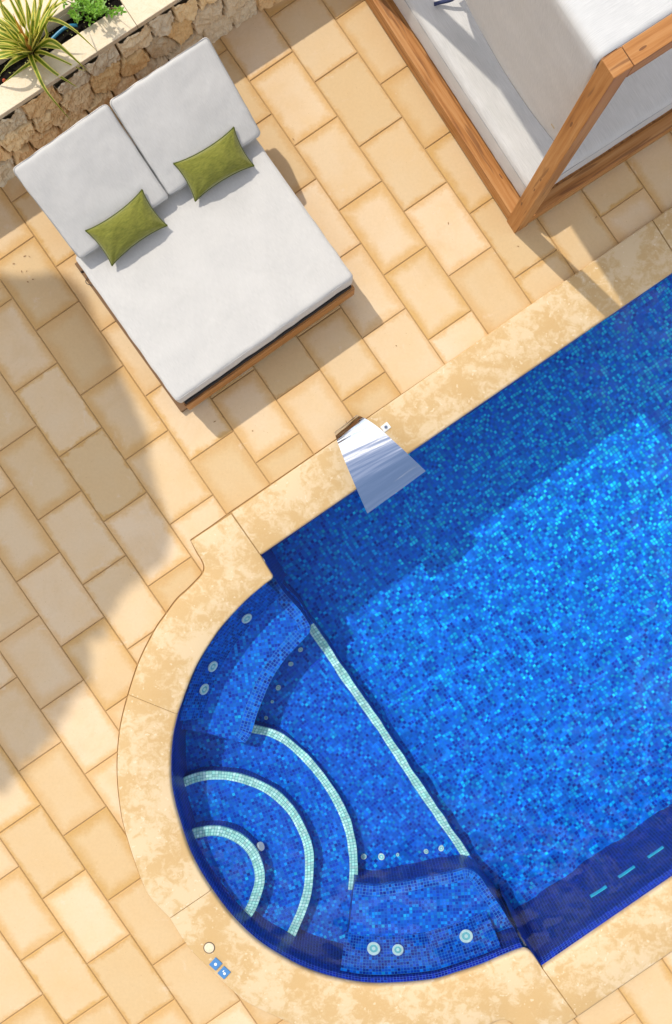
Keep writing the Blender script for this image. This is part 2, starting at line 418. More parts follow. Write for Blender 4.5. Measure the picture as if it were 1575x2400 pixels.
M['yucca_red'] = mat_leaf('red_leaf', (0.45, 0.16, 0.02), (0.62, 0.42, 0.06), (0.32, 0.03, 0.012))
M['shrub'] = mat_leaf('shrub_leaf', (0.13, 0.32, 0.02), (0.26, 0.46, 0.04))
M['dry_leaf'] = mat_leaf('dry_leaf', (0.24, 0.12, 0.035), (0.34, 0.20, 0.08))
M['litter'] = mat_leaf('fallen_leaf', (0.26, 0.32, 0.07), (0.45, 0.40, 0.12))

# ------------------------------------------------------------------ world, sun, camera
SH = Vector((0.72, -0.69, 0)).normalized()      # the way shadows run on the ground
ELEV = math.radians(51)
sd = Vector((SH.x*math.cos(ELEV), SH.y*math.cos(ELEV), -math.sin(ELEV)))
w = bpy.data.worlds.new("World"); scene.world = w; w.use_nodes = True
nt = w.node_tree; bg = nt.nodes['Background']
sky = nt.nodes.new('ShaderNodeTexSky'); sky.sky_type = 'NISHITA'; sky.sun_disc = False
sky.sun_elevation = ELEV; sky.sun_rotation = math.atan2(-SH.x, -SH.y)
sky.air_density = 1.0; sky.dust_density = 1.5; sky.ozone_density = 1.0
tc = nt.nodes.new('ShaderNodeTexCoord')
mp = nt.nodes.new('ShaderNodeMapping'); mp.inputs['Scale'].default_value = (1.1, 4.2, 2.6); mp.inputs['Rotation'].default_value = (0, 0, 0.55)
nz = nt.nodes.new('ShaderNodeTexNoise'); nz.inputs['Scale'].default_value = 3.4; nz.inputs['Detail'].default_value = 7; nz.inputs['Roughness'].default_value = 0.6
mr = nt.nodes.new('ShaderNodeMapRange'); mr.interpolation_type = 'SMOOTHSTEP'
mr.inputs[1].default_value = 0.44; mr.inputs[2].default_value = 0.56
mx = nt.nodes.new('ShaderNodeMix'); mx.data_type = 'RGBA'; mx.inputs[7].default_value = (9.0, 8.6, 8.2, 1)
nt.links.new(tc.outputs['Generated'], mp.inputs[0]); nt.links.new(mp.outputs[0], nz.inputs['Vector'])
nt.links.new(nz.outputs['Fac'], mr.inputs[0])
sx = nt.nodes.new('ShaderNodeSeparateXYZ'); nt.links.new(tc.outputs['Generated'], sx.inputs[0])
zr = nt.nodes.new('ShaderNodeMapRange'); zr.interpolation_type = 'SMOOTHSTEP'; nt.links.new(sx.outputs[2], zr.inputs[0])
zr.inputs[1].default_value = 0.87; zr.inputs[2].default_value = 0.95; zr.inputs[3].default_value = 1.0; zr.inputs[4].default_value = 0.0
mu = nt.nodes.new('ShaderNodeMath'); mu.operation = 'MULTIPLY'; nt.links.new(mr.outputs[0], mu.inputs[0]); nt.links.new(zr.outputs[0], mu.inputs[1])
nt.links.new(mu.outputs[0], mx.inputs['Factor'])
nt.links.new(sky.outputs[0], mx.inputs[6]); nt.links.new(mx.outputs[2], bg.inputs['Color'])
bg.inputs['Strength'].default_value = 0.14
sun = bpy.data.lights.new('sun', 'SUN'); sun.energy = 2.6; sun.angle = math.radians(0.8); sun.color = (1.0, 0.93, 0.82); sun.cycles.is_caustics_light = True
so = bpy.data.objects.new('sun', sun); C.objects.link(so); so.rotation_euler = sd.to_track_quat('-Z', 'Y').to_euler(); so.location = (-6, 5, 12)
cam = bpy.data.cameras.new('camera'); co = bpy.data.objects.new('camera', cam); C.objects.link(co)
co.location = (0, 0, H); cam.sensor_fit = 'VERTICAL'; cam.angle = 2*math.atan(1200*S/H); cam.clip_end = 500
scene.camera = co
scene.view_settings.view_transform = 'Standard'; scene.view_settings.look = 'None'
scene.view_settings.exposure = 0.42; scene.view_settings.gamma = 1.0
scene.cycles.max_bounces = 10; scene.cycles.caustics_refractive = True; scene.cycles.caustics_reflective = False; scene.cycles.blur_glossy = 0.5; scene.cycles.transparent_max_bounces = 12

# ------------------------------------------------------------------ pool outline (photo pixels at the coping's inner edge)
INNER = [(639, 1349), (636.6, 1357), (620, 1370), (577.7, 1406), (526.5, 1460), (480, 1524), (447, 1585.5), (424, 1647), (408.7, 1703), (400, 1760),
         (398.5, 1813), (403.6, 1862), (414, 1907), (439.4, 1989), (470, 2051), (506, 2107), (552, 2163.5), (608, 2215), (675, 2256),
         (736, 2284), (798, 2302), (864, 2312), (941, 2311), (1018, 2303), (1056.6, 2292), (1133, 2267), (1184.6, 2245), (1220, 2231), (1238, 2230), (1251, 2241), (1272, 2271)]
UE = Vector((0.8247, -0.5656))      # long axis of the pool in photo pixels
def far(p, d): return (p[0]+UE.x*d, p[1]+UE.y*d)
UP0 = (611, 1301); UP1 = far(UP0, 2000); LO0 = (1272, 2271); LO1 = far(LO0, 1500)
ZC = 0.045
spa_edge = catmull([W(*p, ZC) for p in INNER], 4)
outline = [W(*UP0, ZC)] + spa_edge + [W(*LO1, ZC), W(*UP1, ZC)]

# ------------------------------------------------------------------ paving
def ef(px, py): return px*.823-py*.568, px*.568+py*.823
def pe(e, f): return (e*.823+f*.568, -e*.568+f*.823)
CO1 = [(541.5, 1205), (495, 1236), (447, 1268), (462, 1294), (475, 1316), (479, 1333), (473, 1348), (456, 1367), (438, 1385), (414, 1407), (386, 1445), (362.6, 1479), (326.8, 1550), (301, 1627)]
CO2 = [(300.6, 1628.5), (283, 1698), (275, 1770), (275.5, 1838), (283, 1903), (292, 1945), (316.6, 2025), (347, 2097), (397, 2152)]
CO3 = [(398, 2153.3), (444.6, 2225), (506, 2286), (567.4, 2342.7), (634, 2378.6), (710, 2410), (800, 2436), (900, 2448), (1000, 2444), (1080, 2428), (1140, 2406), (1160, 2396), (1178, 2392), (1197, 2397), (1225, 2422), (1258, 2449), (1300, 2419), (1352.5, 2384.5)]
_o = [W(*p, ZC) for p in [far((541.5, 1202), 2500), (541.5, 1202)] + CO1[1:-1] + CO2[:-1] + CO3 + [far((1352.5, 2384.5), 2000)]]
_o = _o[:4]+catmull(_o[4:-2], 4)+_o[-2:]
hole = []
for i, p in enumerate(_o):       # a 9 mm open joint between paving and coping
    a = _o[max(0, i-1)]; b = _o[min(len(_o)-1, i+1)]; t = (b-a).normalized()
    hole.append(Vector((p.x+t.y*0.0155, p.y-t.x*0.0155, 0)))
def clip_pool(o):
    bm = bmesh.new()
    prism(bm, hole, -0.5, 0.5)
    bmesh.ops.recalc_face_normals(bm, faces=bm.faces[:])
    me = bpy.data.meshes.new('cutter'); bm.to_mesh(me); bm.free()
    c = bpy.data.objects.new('cutter', me); C.objects.link(c)
    m = o.modifiers.new('cut', 'BOOLEAN'); m.operation = 'DIFFERENCE'; m.object = c; m.solver = 'EXACT'
    bpy.context.view_layer.update()
    ev = o.evaluated_get(bpy.context.evaluated_depsgraph_get())
    nm = bpy.data.meshes.new_from_object(ev)
    o.modifiers.clear(); old = o.data; o.data = nm; bpy.data.meshes.remove(old); nm.name = o.name
    bpy.data.objects.remove(c); bpy.data.meshes.remove(me)
bm = bmesh.new(); L = uvl(bm); TL = bm.loops.layers.float_color.new('tint')
LEN, WID, GAP = 184.3, 124.1, 2.3
rp = random.Random(3)
for k in range(-14, 21):
    e0 = -371.6+WID*k
    ph = (870 if k % 2 == 0 else 776) - (2.0*k if k > 0 else 0)
    j0 = int((-800-ph)//LEN)
    for j in range(j0, j0+25):
        f0 = ph+LEN*j
        g = GAP
        a0, a1, b0, b1 = e0+g/2, e0+WID-g/2, f0+g/2, f0+LEN-g/2
        tint = (rp.random(), rp.random(), rp.random(), 1)
        dz = rp.uniform(-0.0008, 0.0008); ch = 1.3
        P = []
        for (ins, z) in ((0, -0.03), (0, -0.004), (ch, dz)):
            P.append([bm.verts.new(G(*pe(ee, ff), z)) for ee, ff in ((a0+ins, b0+ins), (a1-ins, b0+ins), (a1-ins, b1-ins), (a0+ins, b1-ins))])
        faces = [bm.faces.new(P[2]), bm.faces.new(P[0][::-1])]
        for A, B in ((P[0], P[1]), (P[1], P[2])):
            for q in range(4): faces.append(bm.faces.new((A[q], A[(q+1) % 4], B[(q+1) % 4], B[q])))
        ce, cf = (a0+a1)/2, (b0+b1)/2
        for f in faces:
            for lp in f.loops:
                px, py = lp.vert.co.x/S+787.5, 1200-lp.vert.co.y/S
                e_, f_ = ef(px, py)
                lp[L].uv = ((e_-ce)*S, (f_-cf)*S); lp[TL] = tint
paving = obj('paving', bm, M['paver']); tag(paving, kind='structure')
clip_pool(paving)
bm = bmesh.new()
sq = [Vector((x, y, -0.007)) for x, y in ((-40, -40), (40, -40), (40, 40), (-40, 40))]
hl = []
for i, p in enumerate(_o):
    a = _o[max(0, i-1)]; b = _o[min(len(_o)-1, i+1)]; t = (b-a).normalized()
    hl.append(Vector((p.x-t.y*0.05, p.y+t.x*0.05, -0.007)))
hl = hl[:6]+hl[10:]
edges = []
for lp_ in (sq, hl):
    vs = [bm.verts.new(p) for p in lp_]
    edges += [bm.edges.new((vs[i], vs[(i+1) % len(vs)])) for i in range(len(vs))]
bmesh.ops.triangle_fill(bm, edges=edges, use_beauty=True)
for f in bm.faces:
    if f.normal.z < 0: f.normal_flip()
tag(obj('ground', bm, M['grout'], recalc=False), kind='structure')

# ------------------------------------------------------------------ swimming pool
pool = thing('swimming_pool', G(1000, 1700, 0), 'blue mosaic swimming pool with rounded spa end and pale stepped entry', 'swimming pool')
def coping(outer, inner, n, name='coping_stone', raise_=0.0):
    """one stone between outer and inner edge polylines given in photo pixels at its top"""
    z = ZC+raise_
    O = outer; I = inner
    bm = bmesh.new(); rings = []
    for a, b in zip(O, I):
        d = (b-a); ln = d.length; d.normalize()
        prof = [(0, -0.05), (0, z-0.010), (0.004, z-0.003), (0.012, z), (ln*0.5, z+0.001), (ln-0.020, z), (ln-0.008, z-0.004), (ln-0.001, z-0.013), (ln, z-0.03), (ln-0.002, z-0.055), (ln-0.012, z-0.062), (ln-0.05, z-0.062), (ln-0.06, -0.05)]
        rings.append([bm.verts.new(Vector((a.x+d.x*t, a.y+d.y*t, zz))) for t, zz in prof])
    m = len(rings[0])
    for A, B in zip(rings, rings[1:]):
        for k in range(m): bm.faces.new((A[k], A[(k+1) % m], B[(k+1) % m], B[k]))
    bm.faces.new(rings[0]); bm.faces.new(rings[-1][::-1])
    o = obj(name, bm, M['coping'], pool)
    for p in o.data.polygons: p.use_smooth = len(p.vertices) == 4
    md = o.modifiers.new('edge', 'EDGE_SPLIT'); md.split_angle = math.radians(50)
    return o
def lerp2(a, b, t): return (a[0]+(b[0]-a[0])*t, a[1]+(b[1]-a[1])*t)
# straight run along the upper edge
def straight(o0, o1, i0, i1, n=8):
    coping([W(*lerp2(o0, o1, k/n), ZC) for k in range(n+1)], [W(*lerp2(i0, i1, k/n), ZC) for k in range(n+1)], n)
J1o, J1i = (1529, 515.5), (1577, 633.5)
straight((543.2, 1201), (1527.8, 516.3), (611.8, 1300.5), (1597, 625))
straight((1530.2, 514.6), far((1530.2, 514.6), 900), (1599.5, 623.3), far((1599.5, 623.3), 900))
straight((1354.8, 2382.8), far((1354.8, 2382.8), 900), (1273.3, 2270.3), far((1273.3, 2270.3), 900))
# curved stones round the spa
CI1 = [(610.5, 1302), (626, 1328), (639, 1349), (639, 1353), (637, 1357), (632, 1361), (620, 1370), (598, 1388), (577.7, 1406), (553, 1431), (526.5, 1460), (502, 1492), (456, 1568), (415.8, 1673)]
def curved(O, I, sub):
    Op = catmull([W(*p, ZC) for p in O], sub); Ip = catmull([W(*p, ZC) for p in I], sub)
    coping(Op, Ip, len(Op))
def polyc(O, I, smooth_from, sub=5):
    """first stations straight, the rest smoothed"""
    Op = [W(*p, ZC) for p in O]; Ip = [W(*p, ZC) for p in I]
    A = Op[:smooth_from]+catmull(Op[smooth_from:], sub); B = Ip[:smooth_from]+catmull(Ip[smooth_from:], sub)
    coping(A, B, len(A), raise_=0.004)
polyc(CO1, CI1, 3)
CI2 = [(415.3, 1674.5), (403, 1730), (398.7, 1785), (400, 1840), (408, 1885), (416, 1915), (439.4, 1989), (466, 2044), (492.5, 2087)]
curved(CO2, CI2, 6)
CI3 = [(493.5, 2088.4), (540, 2150), (600, 2208.5), (665, 2251), (724, 2280), (790, 2300), (864, 2312), (941, 2311), (1018, 2303), (1070, 2288), (1133, 2267), (1165, 2253), (1184.6, 2245), (1205, 2236.5), (1225, 2230), (1238, 2230), (1251, 2241), (1271.2, 2271.2)]
curved(CO3, CI3, 5)

for (o_, i_) in (((542.3, 1203.5), (611, 1301)), ((1529, 515.5), (1598, 624)), ((301, 1627.7), (415.5, 1673.7)), ((397.5, 2152.6), (493, 2087.7)), ((1353.5, 2383.8), (1272.2, 2270.7))):
    a, b = W(*o_, ZC), W(*i_, ZC); d = (b-a).normalized(); n = Vector((-d.y, d.x, 0))
    bm = bmesh.new(); box(bm, Vector((a.x, a.y, -0.03))+d*0.006-n*0.012, d, n, Vector((0, 0, 1)), (b-a).length-0.014, 0.024, ZC+0.030-0.007)
    obj('joint_mortar', bm, M['grout'], pool)
# walls: the rim is the coping's inner edge, leaning in a little towards the floor
ZS = -0.79; ZF = -1.165
bm = bmesh.new()
edge0 = [Vector((p.x, p.y, 0)) for p in spa_edge]
cen = W(850, 1850, 0)
def inset(pts, d):
    out = []
    for i, p in enumerate(pts):
        a = pts[max(0, i-1)]; b = pts[min(len(pts)-1, i+1)]
        t = (b-a).normalized(); n = Vector((-t.y, t.x, 0))
        if n.dot(cen-p) < 0: n = -n
        out.append(p+n*d)
    return out
top = [Vector((p.x, p.y, 0.02)) for p in inset(edge0, -0.012)]
low = [Vector((p.x, p.y, ZF-0.05)) for p in inset(edge0, 0.045)]
ribbon(bm, top[8:-10], low[8:-10])
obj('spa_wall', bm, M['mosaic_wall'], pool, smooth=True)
bm = bmesh.new()
def wall_line(bm, pts, z0=0.0, z1=ZF-0.02):
    n = 12
    A = []; B = []
    for i in range(len(pts)-1):
        for k in range(n+(i == len(pts)-2)):
            p = pts[i].lerp(pts[i+1], k/n); A.append(Vector((p.x, p.y, z0))); B.append(Vector((p.x, p.y, z1)))
    ribbon(bm, A, B)
wall_line(bm, [W(*UP1, ZC), W(*UP0, ZC), W(639, 1349, ZC), W(655, 1372, ZC)])
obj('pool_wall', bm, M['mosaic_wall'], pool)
bm = bmesh.new()
wall_line(bm, [W(1225, 2203, ZC), W(*LO0, ZC), W(*LO1, ZC)])
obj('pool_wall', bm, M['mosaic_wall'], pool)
bm = bmesh.new(); L = uvl(bm)
fl = [W(*p, ZC) for p in (far((560, 1230), 0), far((560, 1230), 2550), far((1400, 2400), 2000), (1180, 2400))]
f = bm.faces.new([bm.verts.new((p.x, p.y, ZF)) for p in fl])
ANG = -0.604
for lp in f.loops:
    c = lp.vert.co; lp[L].uv = (c.x*math.cos(ANG)-c.y*math.sin(ANG), c.x*math.sin(ANG)+c.y*math.cos(ANG))
obj('pool_floor', bm, M['mosaic_floor'], pool)

def curve_px(pts, z, n=6): return catmull([W(*p, z) for p in pts], n)
def flat(p): return Vector((p.x, p.y, 0))
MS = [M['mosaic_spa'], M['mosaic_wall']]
# spa floor (edge of the white divider line), steps and benches as solid blocks
bm = bmesh.new()
poly = [W(700, 1405, ZS), W(734, 1460, ZS), W(1101, 2003, ZS), W(1290, 2283, ZS), W(1200, 2420, 0), W(900, 2430, 0), W(500, 2250, 0), W(330, 1900, 0), W(400, 1550, 0), W(600, 1330, 0)]
prism(bm, [flat(p) for p in poly], ZF-0.05, ZS, ang=-0.70)
sf = obj('spa_floor', bm, MS, pool)
def nosing(name, A, B, z, parent, h=0.004):
    bm = bmesh.new()
    n = 60
    A = resample(A, n); B = resample(B, n)
    a = [Vector((p.x, p.y, z+h)) for p in A]; b = [Vector((p.x, p.y, z+h)) for p in B]
    a2 = [Vector((p.x, p.y, z-0.024)) for p in A]
    out = inset_away(a, b, 0.003)
    ribbon(bm, out, b)
    ribbon(bm, [Vector((p.x, p.y, z-0.024)) for p in out], out)
    return obj(name, bm, M['mosaic_white'], parent)
def inset_away(a, b, d):
    return [p+(p-q).normalized()*d for p, q in zip(a, b)]
nosing('divider_strip', [W(735, 1461, ZS), W(1101, 2003, ZS)], [W(719.5, 1471, ZS), W(1083.5, 2008, ZS)], ZS, sf)
ST = [
  (-0.27, [(405, 1962), (444.6, 1946), (490.6, 1937), (531.6, 1940.8), (572.6, 1961), (603, 1994.6), (617.6, 2035.5), (618.6, 2071), (608.4, 2107), (598, 2133), (580, 2161), (560, 2190)], 22, [(560, 2300), (350, 2150), (330, 1960)]),
  (-0.445, [(375, 1850), (419, 1829), (465, 1812), (516, 1807.7), (577.7, 1818), (639, 1846), (685, 1887), (716, 1938), (732, 1989.5), (734.4, 2040.6), (728.7, 2097), (710.8, 2148), (687.8, 2199), (662, 2240)], 19, [(640, 2330), (350, 2150), (310, 1850)]),
  (-0.625, [(560, 1690), (598, 1700.7), (639, 1711), (685, 1736.6), (731, 1780), (767, 1826), (799, 1877), (819, 1918), (832, 1969), (837, 2020), (837, 2051), (834, 2085)], 18, [(800, 2360), (600, 2330), (350, 2150), (310, 1800), (420, 1650)]),
]
for z, pts, wd, back in ST:
    cv = curve_px(pts, z, 6)
    bm = bmesh.new()
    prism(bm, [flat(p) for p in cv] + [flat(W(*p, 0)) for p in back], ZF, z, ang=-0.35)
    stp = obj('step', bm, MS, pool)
    # white nosing, kept inside the pool wall
    q = cv
    ci = []
    for i, p in enumerate(q):
        a = q[max(0, i-1)]; b = q[min(len(q)-1, i+1)]
        t = (b-a).normalized(); n = Vector((t.y, -t.x, 0))
        c0 = W(500, 2060, z)
        if n.dot(c0-p) < 0: n = -n
        ci.append(p+n*(wd*S*(H-z)/H))
    nosing('white_nosing', q, ci, z, stp)
# benches
ZB = -0.38
BLp = [(600, 1340), (639, 1349), (657, 1376.6), (676.5, 1402), (702, 1430), (720, 1456), (727, 1471), (725, 1484), (713, 1496), (690, 1519), (659.6, 1555), (634, 1595.8), (613.5, 1642), (598, 1683), (588, 1718.6), (574, 1740), (560, 1739), (516, 1726), (470, 1714.5), (430, 1709), (380, 1705)]
bm = bmesh.new()
cv = [flat(W(*p, ZB)) for p in BLp]
cv = catmull(cv[:15], 4)[:-1] + cv[14:]
prism(bm, cv + [flat(W(*p, 0)) for p in ((360, 1690), (400, 1560), (500, 1420))], ZF, ZB, ang=-0.15)
bl = obj('bench', bm, MS, pool); bl['label'] = 'curved mosaic bench at the upper end of the spa'
BRp = [(1240, 2232), (1225.6, 2210), (1200, 2169), (1164, 2112), (1140, 2077), (1128, 2058), (1112, 2044), (1092, 2038), (1062, 2045), (1005, 2056), (944, 2068), (882.5, 2077), (845, 2074), (831, 2072), (823.6, 2133), (813, 2210), (800.6, 2299), (795, 2340)]
bm = bmesh.new()
cv = [flat(W(*p, ZB)) for p in BRp]
cv = catmull(cv[:14], 3)[:-1] + cv[13:]
prism(bm, cv + [flat(W(*p, 0)) for p in ((800, 2390), (1000, 2400), (1240, 2350))], ZF, ZB, ang=-0.05)
br = obj('bench', bm, MS, pool); br['label'] = 'wedge mosaic bench at the lower end of the spa'
def rim(bench, pts, wid, c0, up=0.003):
    A = resample(catmull([W(*p, ZB) for p in pts], 6), 70); B = []
    for i, p in enumerate(A):
        a = A[max(0, i-1)]; b = A[min(len(A)-1, i+1)]; t = (b-a).normalized(); n = Vector((t.y, -t.x, 0))
        if n.dot(c0-p) < 0: n = -n
        B.append(p+n*wid)
    A = [p+(p-q).normalized()*0.002 for p, q in zip(A, B)]
    bm = bmesh.new()
    ribbon(bm, [Vector((p.x, p.y, ZB+up)) for p in A], [Vector((p.x, p.y, ZB+up)) for p in B])
    ribbon(bm, [Vector((p.x, p.y, ZB-0.05)) for p in A], [Vector((p.x, p.y, ZB+up)) for p in A])
    obj('rim_tiles', bm, M['mosaic_rim'], bench)
rim(bl, BLp[1:7], 0.085, W(560, 1540, ZB)); rim(bl, BLp[8:16], 0.098, W(560, 1540, ZB), 0.007); rim(br, BRp[1:14], 0.074, W(980, 2200, ZB))
# sloped seat backs behind the jets
def seat_back(bench, i0, i1, d0, d1, z0, z1):
    A = [Vector((p.x, p.y, z0)) for p in inset(edge0, d0)[i0:i1]]
    B = [Vector((p.x, p.y, z1)) for p in inset(edge0, d1)[i0:i1]]
    bm = bmesh.new(); ribbon(bm, A, B)
    obj('seat_back', bm, M['mosaic_seat'], bench, smooth=True)
def nearest(px, py):
    q = W(px, py, 0); return min(range(len(edge0)), key=lambda i: (edge0[i]-q).length)
seat_back(bl, nearest(620, 1370), nearest(404, 1715), 0.0, 0.16, -0.13, ZB-0.002)
seat_back(br, nearest(800, 2302), nearest(1200, 2240), 0.0, 0.20, -0.12, ZB-0.002)
def jet(name, px, py, z, r, parent, n=Vector((0, 0, 1)), pupil=True):
    c = W(px, py, z); bm = bmesh.new()
    disc(bm, c, n, r, 0.012, 28, 0, inner=r*0.62)
    disc(bm, c, n, r*0.62, 0.006, 24, 1)
    if pupil: disc(bm, c+n.normalized()*0.006, n, r*0.28, 0.005, 16, 0)
    return obj(name, bm, [M['jet_white'], M['jet_blue']], parent)
def toward(px, py, up=0.8):
    i = nearest(px, py); a, b = edge0[max(0, i-1)], edge0[min(len(edge0)-1, i+1)]
    t = (b-a).normalized(); n = Vector((-t.y, t.x, 0))
    if n.dot(cen-edge0[i]) < 0: n = -n
    return (n+Vector((0, 0, up))).normalized()
for px, py in ((577.7, 1449), (498, 1561.5), (478, 1615)): jet('jet', px, py, -0.215, 0.046, bl, toward(px, py, 0.75))
for px, py, r in ((876, 2224, 0.052), (932, 2226.5, 0.045), (1093, 2195, 0.052)): jet('jet', px, py, -0.255, r, br, toward(px, py, 1.0))
for px, py, r in ((704, 1521.5, .017), (682.6, 1556, .017), (652.4, 1611, .018), (637.6, 1645, .012), (623, 1683, .014),
                  (852, 2007, .021), (893, 2009, .023), (934, 2004, .012), (998, 1995, .020), (1033.6, 1988, .019)):
    jet('floor_jet', px, py, ZS+0.004, r*1.15, sf, pupil=r > .016)
# oval lamp on the riser of the first step
n = Vector((0.8, 0.45, 0.5))
bm = bmesh.new(); c = W(609, 1985, -0.36); disc(bm, c, n, 0.036, 0.018, 24, 0); obj('step_lamp', bm, [M['white']], pool)
# inlet slots on the lower wall
for (x0, y0), (x1, y1) in (((1377, 2094), (1418, 2069)), ((1446, 2048), (1482, 2025)), ((1512, 2002), (1551, 1978))):
    mid = ((x0+x1)/2, (y0+y1)/2)
    a = W(*LO0, ZC); b = W(*LO1, ZC); t = (b-a); t.z = 0; t.normalize(); nrm = Vector((-t.y, t.x, 0))
    p = W(*mid, -0.495); s_ = (p-a).dot(t); p = Vector((a.x, a.y, -0.495))+t*s_
    bm = bmesh.new(); box(bm, p-t*0.075-Vector((0, 0, 0.02)), t, nrm, Vector((0, 0, 1)), 0.15, 0.006, 0.04)
    obj('inlet', bm, M['inlet'], pool)
# water: a gently rippled sheet, trimmed just behind the walls
def inside(p, poly):
    c = False; j = len(poly)-1
    for i in range(len(poly)):
        a, b = poly[i], poly[j]
        if (a.y > p[1]) != (b.y > p[1]) and p[0] < (b.x-a.x)*(p[1]-a.y)/(b.y-a.y)+a.x: c = not c
        j = i
    return c
wpoly = []
for i, p in enumerate(outline):
    a, b = outline[i-1], outline[(i+1) % len(outline)]; t = (b-a).normalized()
    wpoly.append(Vector((p.x+t.y*0.028, p.y-t.x*0.028, 0)))
bm = bmesh.new(); ST_ = 0.024
x0_, x1_ = min(p.x for p in outline)-.1, 6.2; y0_, y1_ = min(p.y for p in outline)-.1, max(p.y for p in outline)+.1
y1_ = min(y1_, 4.6); grid = {}
nx_, ny_ = int((x1_-x0_)/ST_), int((y1_-y0_)/ST_)
ok = [[inside((x0_+ST_*i, y0_+ST_*j), wpoly) for j in range(ny_+1)] for i in range(nx_+1)]
def wv(i, j):
    if (i, j) not in grid:
        x, y = x0_+ST_*i, y0_+ST_*j
        z = 0.0060*noise.noise(Vector((x*2.6, y*2.6, 0.3)))+0.0034*noise.noise(Vector((x*6.5, y*6.5, 4.1)))+0.0010*noise.noise(Vector((x*14, y*14, 9)))
        grid[i, j] = bm.verts.new((x, y, ZWAT+z))
    return grid[i, j]
for i in range(nx_):
    for j in range(ny_):
        if ok[i][j] and ok[i+1][j] and ok[i+1][j+1] and ok[i][j+1]:
            bm.faces.new((wv(i, j), wv(i+1, j), wv(i+1, j+1), wv(i, j+1)))
wo = tag(obj('water', bm, M['water'], smooth=True, recalc=False), kind='structure')
wo.cycles.is_caustics_caster = True
for o in bpy.data.objects:
    q = o
    while q is not None and q != pool: q = q.parent
    if q == pool and o.type == 'MESH': o.cycles.is_caustics_receiver = True

# ------------------------------------------------------------------ waterfall spout
sp = thing('waterfall_spout', W(830, 1040, ZC), 'polished steel waterfall spout arching over the pool edge', 'waterfall spout')
Lp = [(784, 1013.5), (789, 1030), (797, 1052), (810, 1085), (831, 1135), (861, 1204)]
Rp = [(836.5, 972.5), (858, 982), (890, 1004), (922, 1033), (955, 1063), (998, 1104)]
Zp = [0.085, 0.145, 0.195, 0.222, 0.228, 0.205]
Lc = catmull([W(*p, z) for p, z in zip(Lp, Zp)], 6); Rc = catmull([W(*p, z) for p, z in zip(Rp, Zp)], 6)
bm = bmesh.new(); L = uvl(bm); N = len(Lc); NX = 8
gt = [[bm.verts.new(Lc[i].lerp(Rc[i], k/NX)) for k in range(NX+1)] for i in range(N)]
gb = [[bm.verts.new(Lc[i].lerp(Rc[i], k/NX)-Vector((0, 0, 0.010))) for k in range(NX+1)] for i in range(N)]
gs = [[bm.verts.new(Lc[i].lerp(Rc[i], k/NX)) for k in range(NX+1)] for i in range(N)]
for i in range(N-1):
    for k in range(NX):
        f = bm.faces.new((gt[i][k], gt[i][k+1], gt[i+1][k+1], gt[i+1][k])); f.smooth = True
        for lp, q in zip(f.loops, ((k/NX*.4, i*.02), ((k+1)/NX*.4, i*.02), ((k+1)/NX*.4, (i+1)*.02), (k/NX*.4, (i+1)*.02))): lp[L].uv = q
        bm.faces.new((gb[i][k], gb[i+1][k], gb[i+1][k+1], gb[i][k+1]))
for i in range(N-1):
    for k in (0, NX): bm.faces.new((gs[i][k], gs[i+1][k], gb[i+1][k], gb[i][k]))
for k in range(NX):
    for i in (0, N-1): bm.faces.new((gs[i][k], gs[i][k+1], gb[i][k+1], gb[i][k]))
for v in [v for v in bm.verts if not v.link_faces]: bm.verts.remove(v)
obj('spout_sheet', bm, M['steel'], sp)
a0, a1 = Lc[0], Rc[0]; ax = (a1-a0).normalized(); ay = Vector((0, 0, 1)).cross(ax).normalized()
if ay.y < 0: ay = -ay
bm = bmesh.new()
box(bm, Vector((a0.x, a0.y, 0.0))-ay*0.016+ax*0.006, ax, ay, Vector((0, 0, 1)), (a1-a0).length-0.012, 0.012, 0.072)
obj('rear_flange', bm, M['steel'], sp)
bm = bmesh.new()
p = W(904, 1001, 0.05); box(bm, p-ax*0.032-ay*0.026-Vector((0, 0, 0.018)), ax, ay, Vector((0, 0, 1)), 0.064, 0.052, 0.02)
mp_ = obj('mounting_plate', bm, M['white'], sp); bevel(mp_, 0.003)
bm = bmesh.new(); disc(bm, W(904.5, 1001, 0.052), Vector((0, 0, 1)), 0.013, 0.005, 20, 0); disc(bm, W(904.5, 1001, 0.056), Vector((0, 0, 1)), 0.006, 0.003, 12, 1)
obj('screw', bm, [M['steel'], M['rim_dark']], mp_)

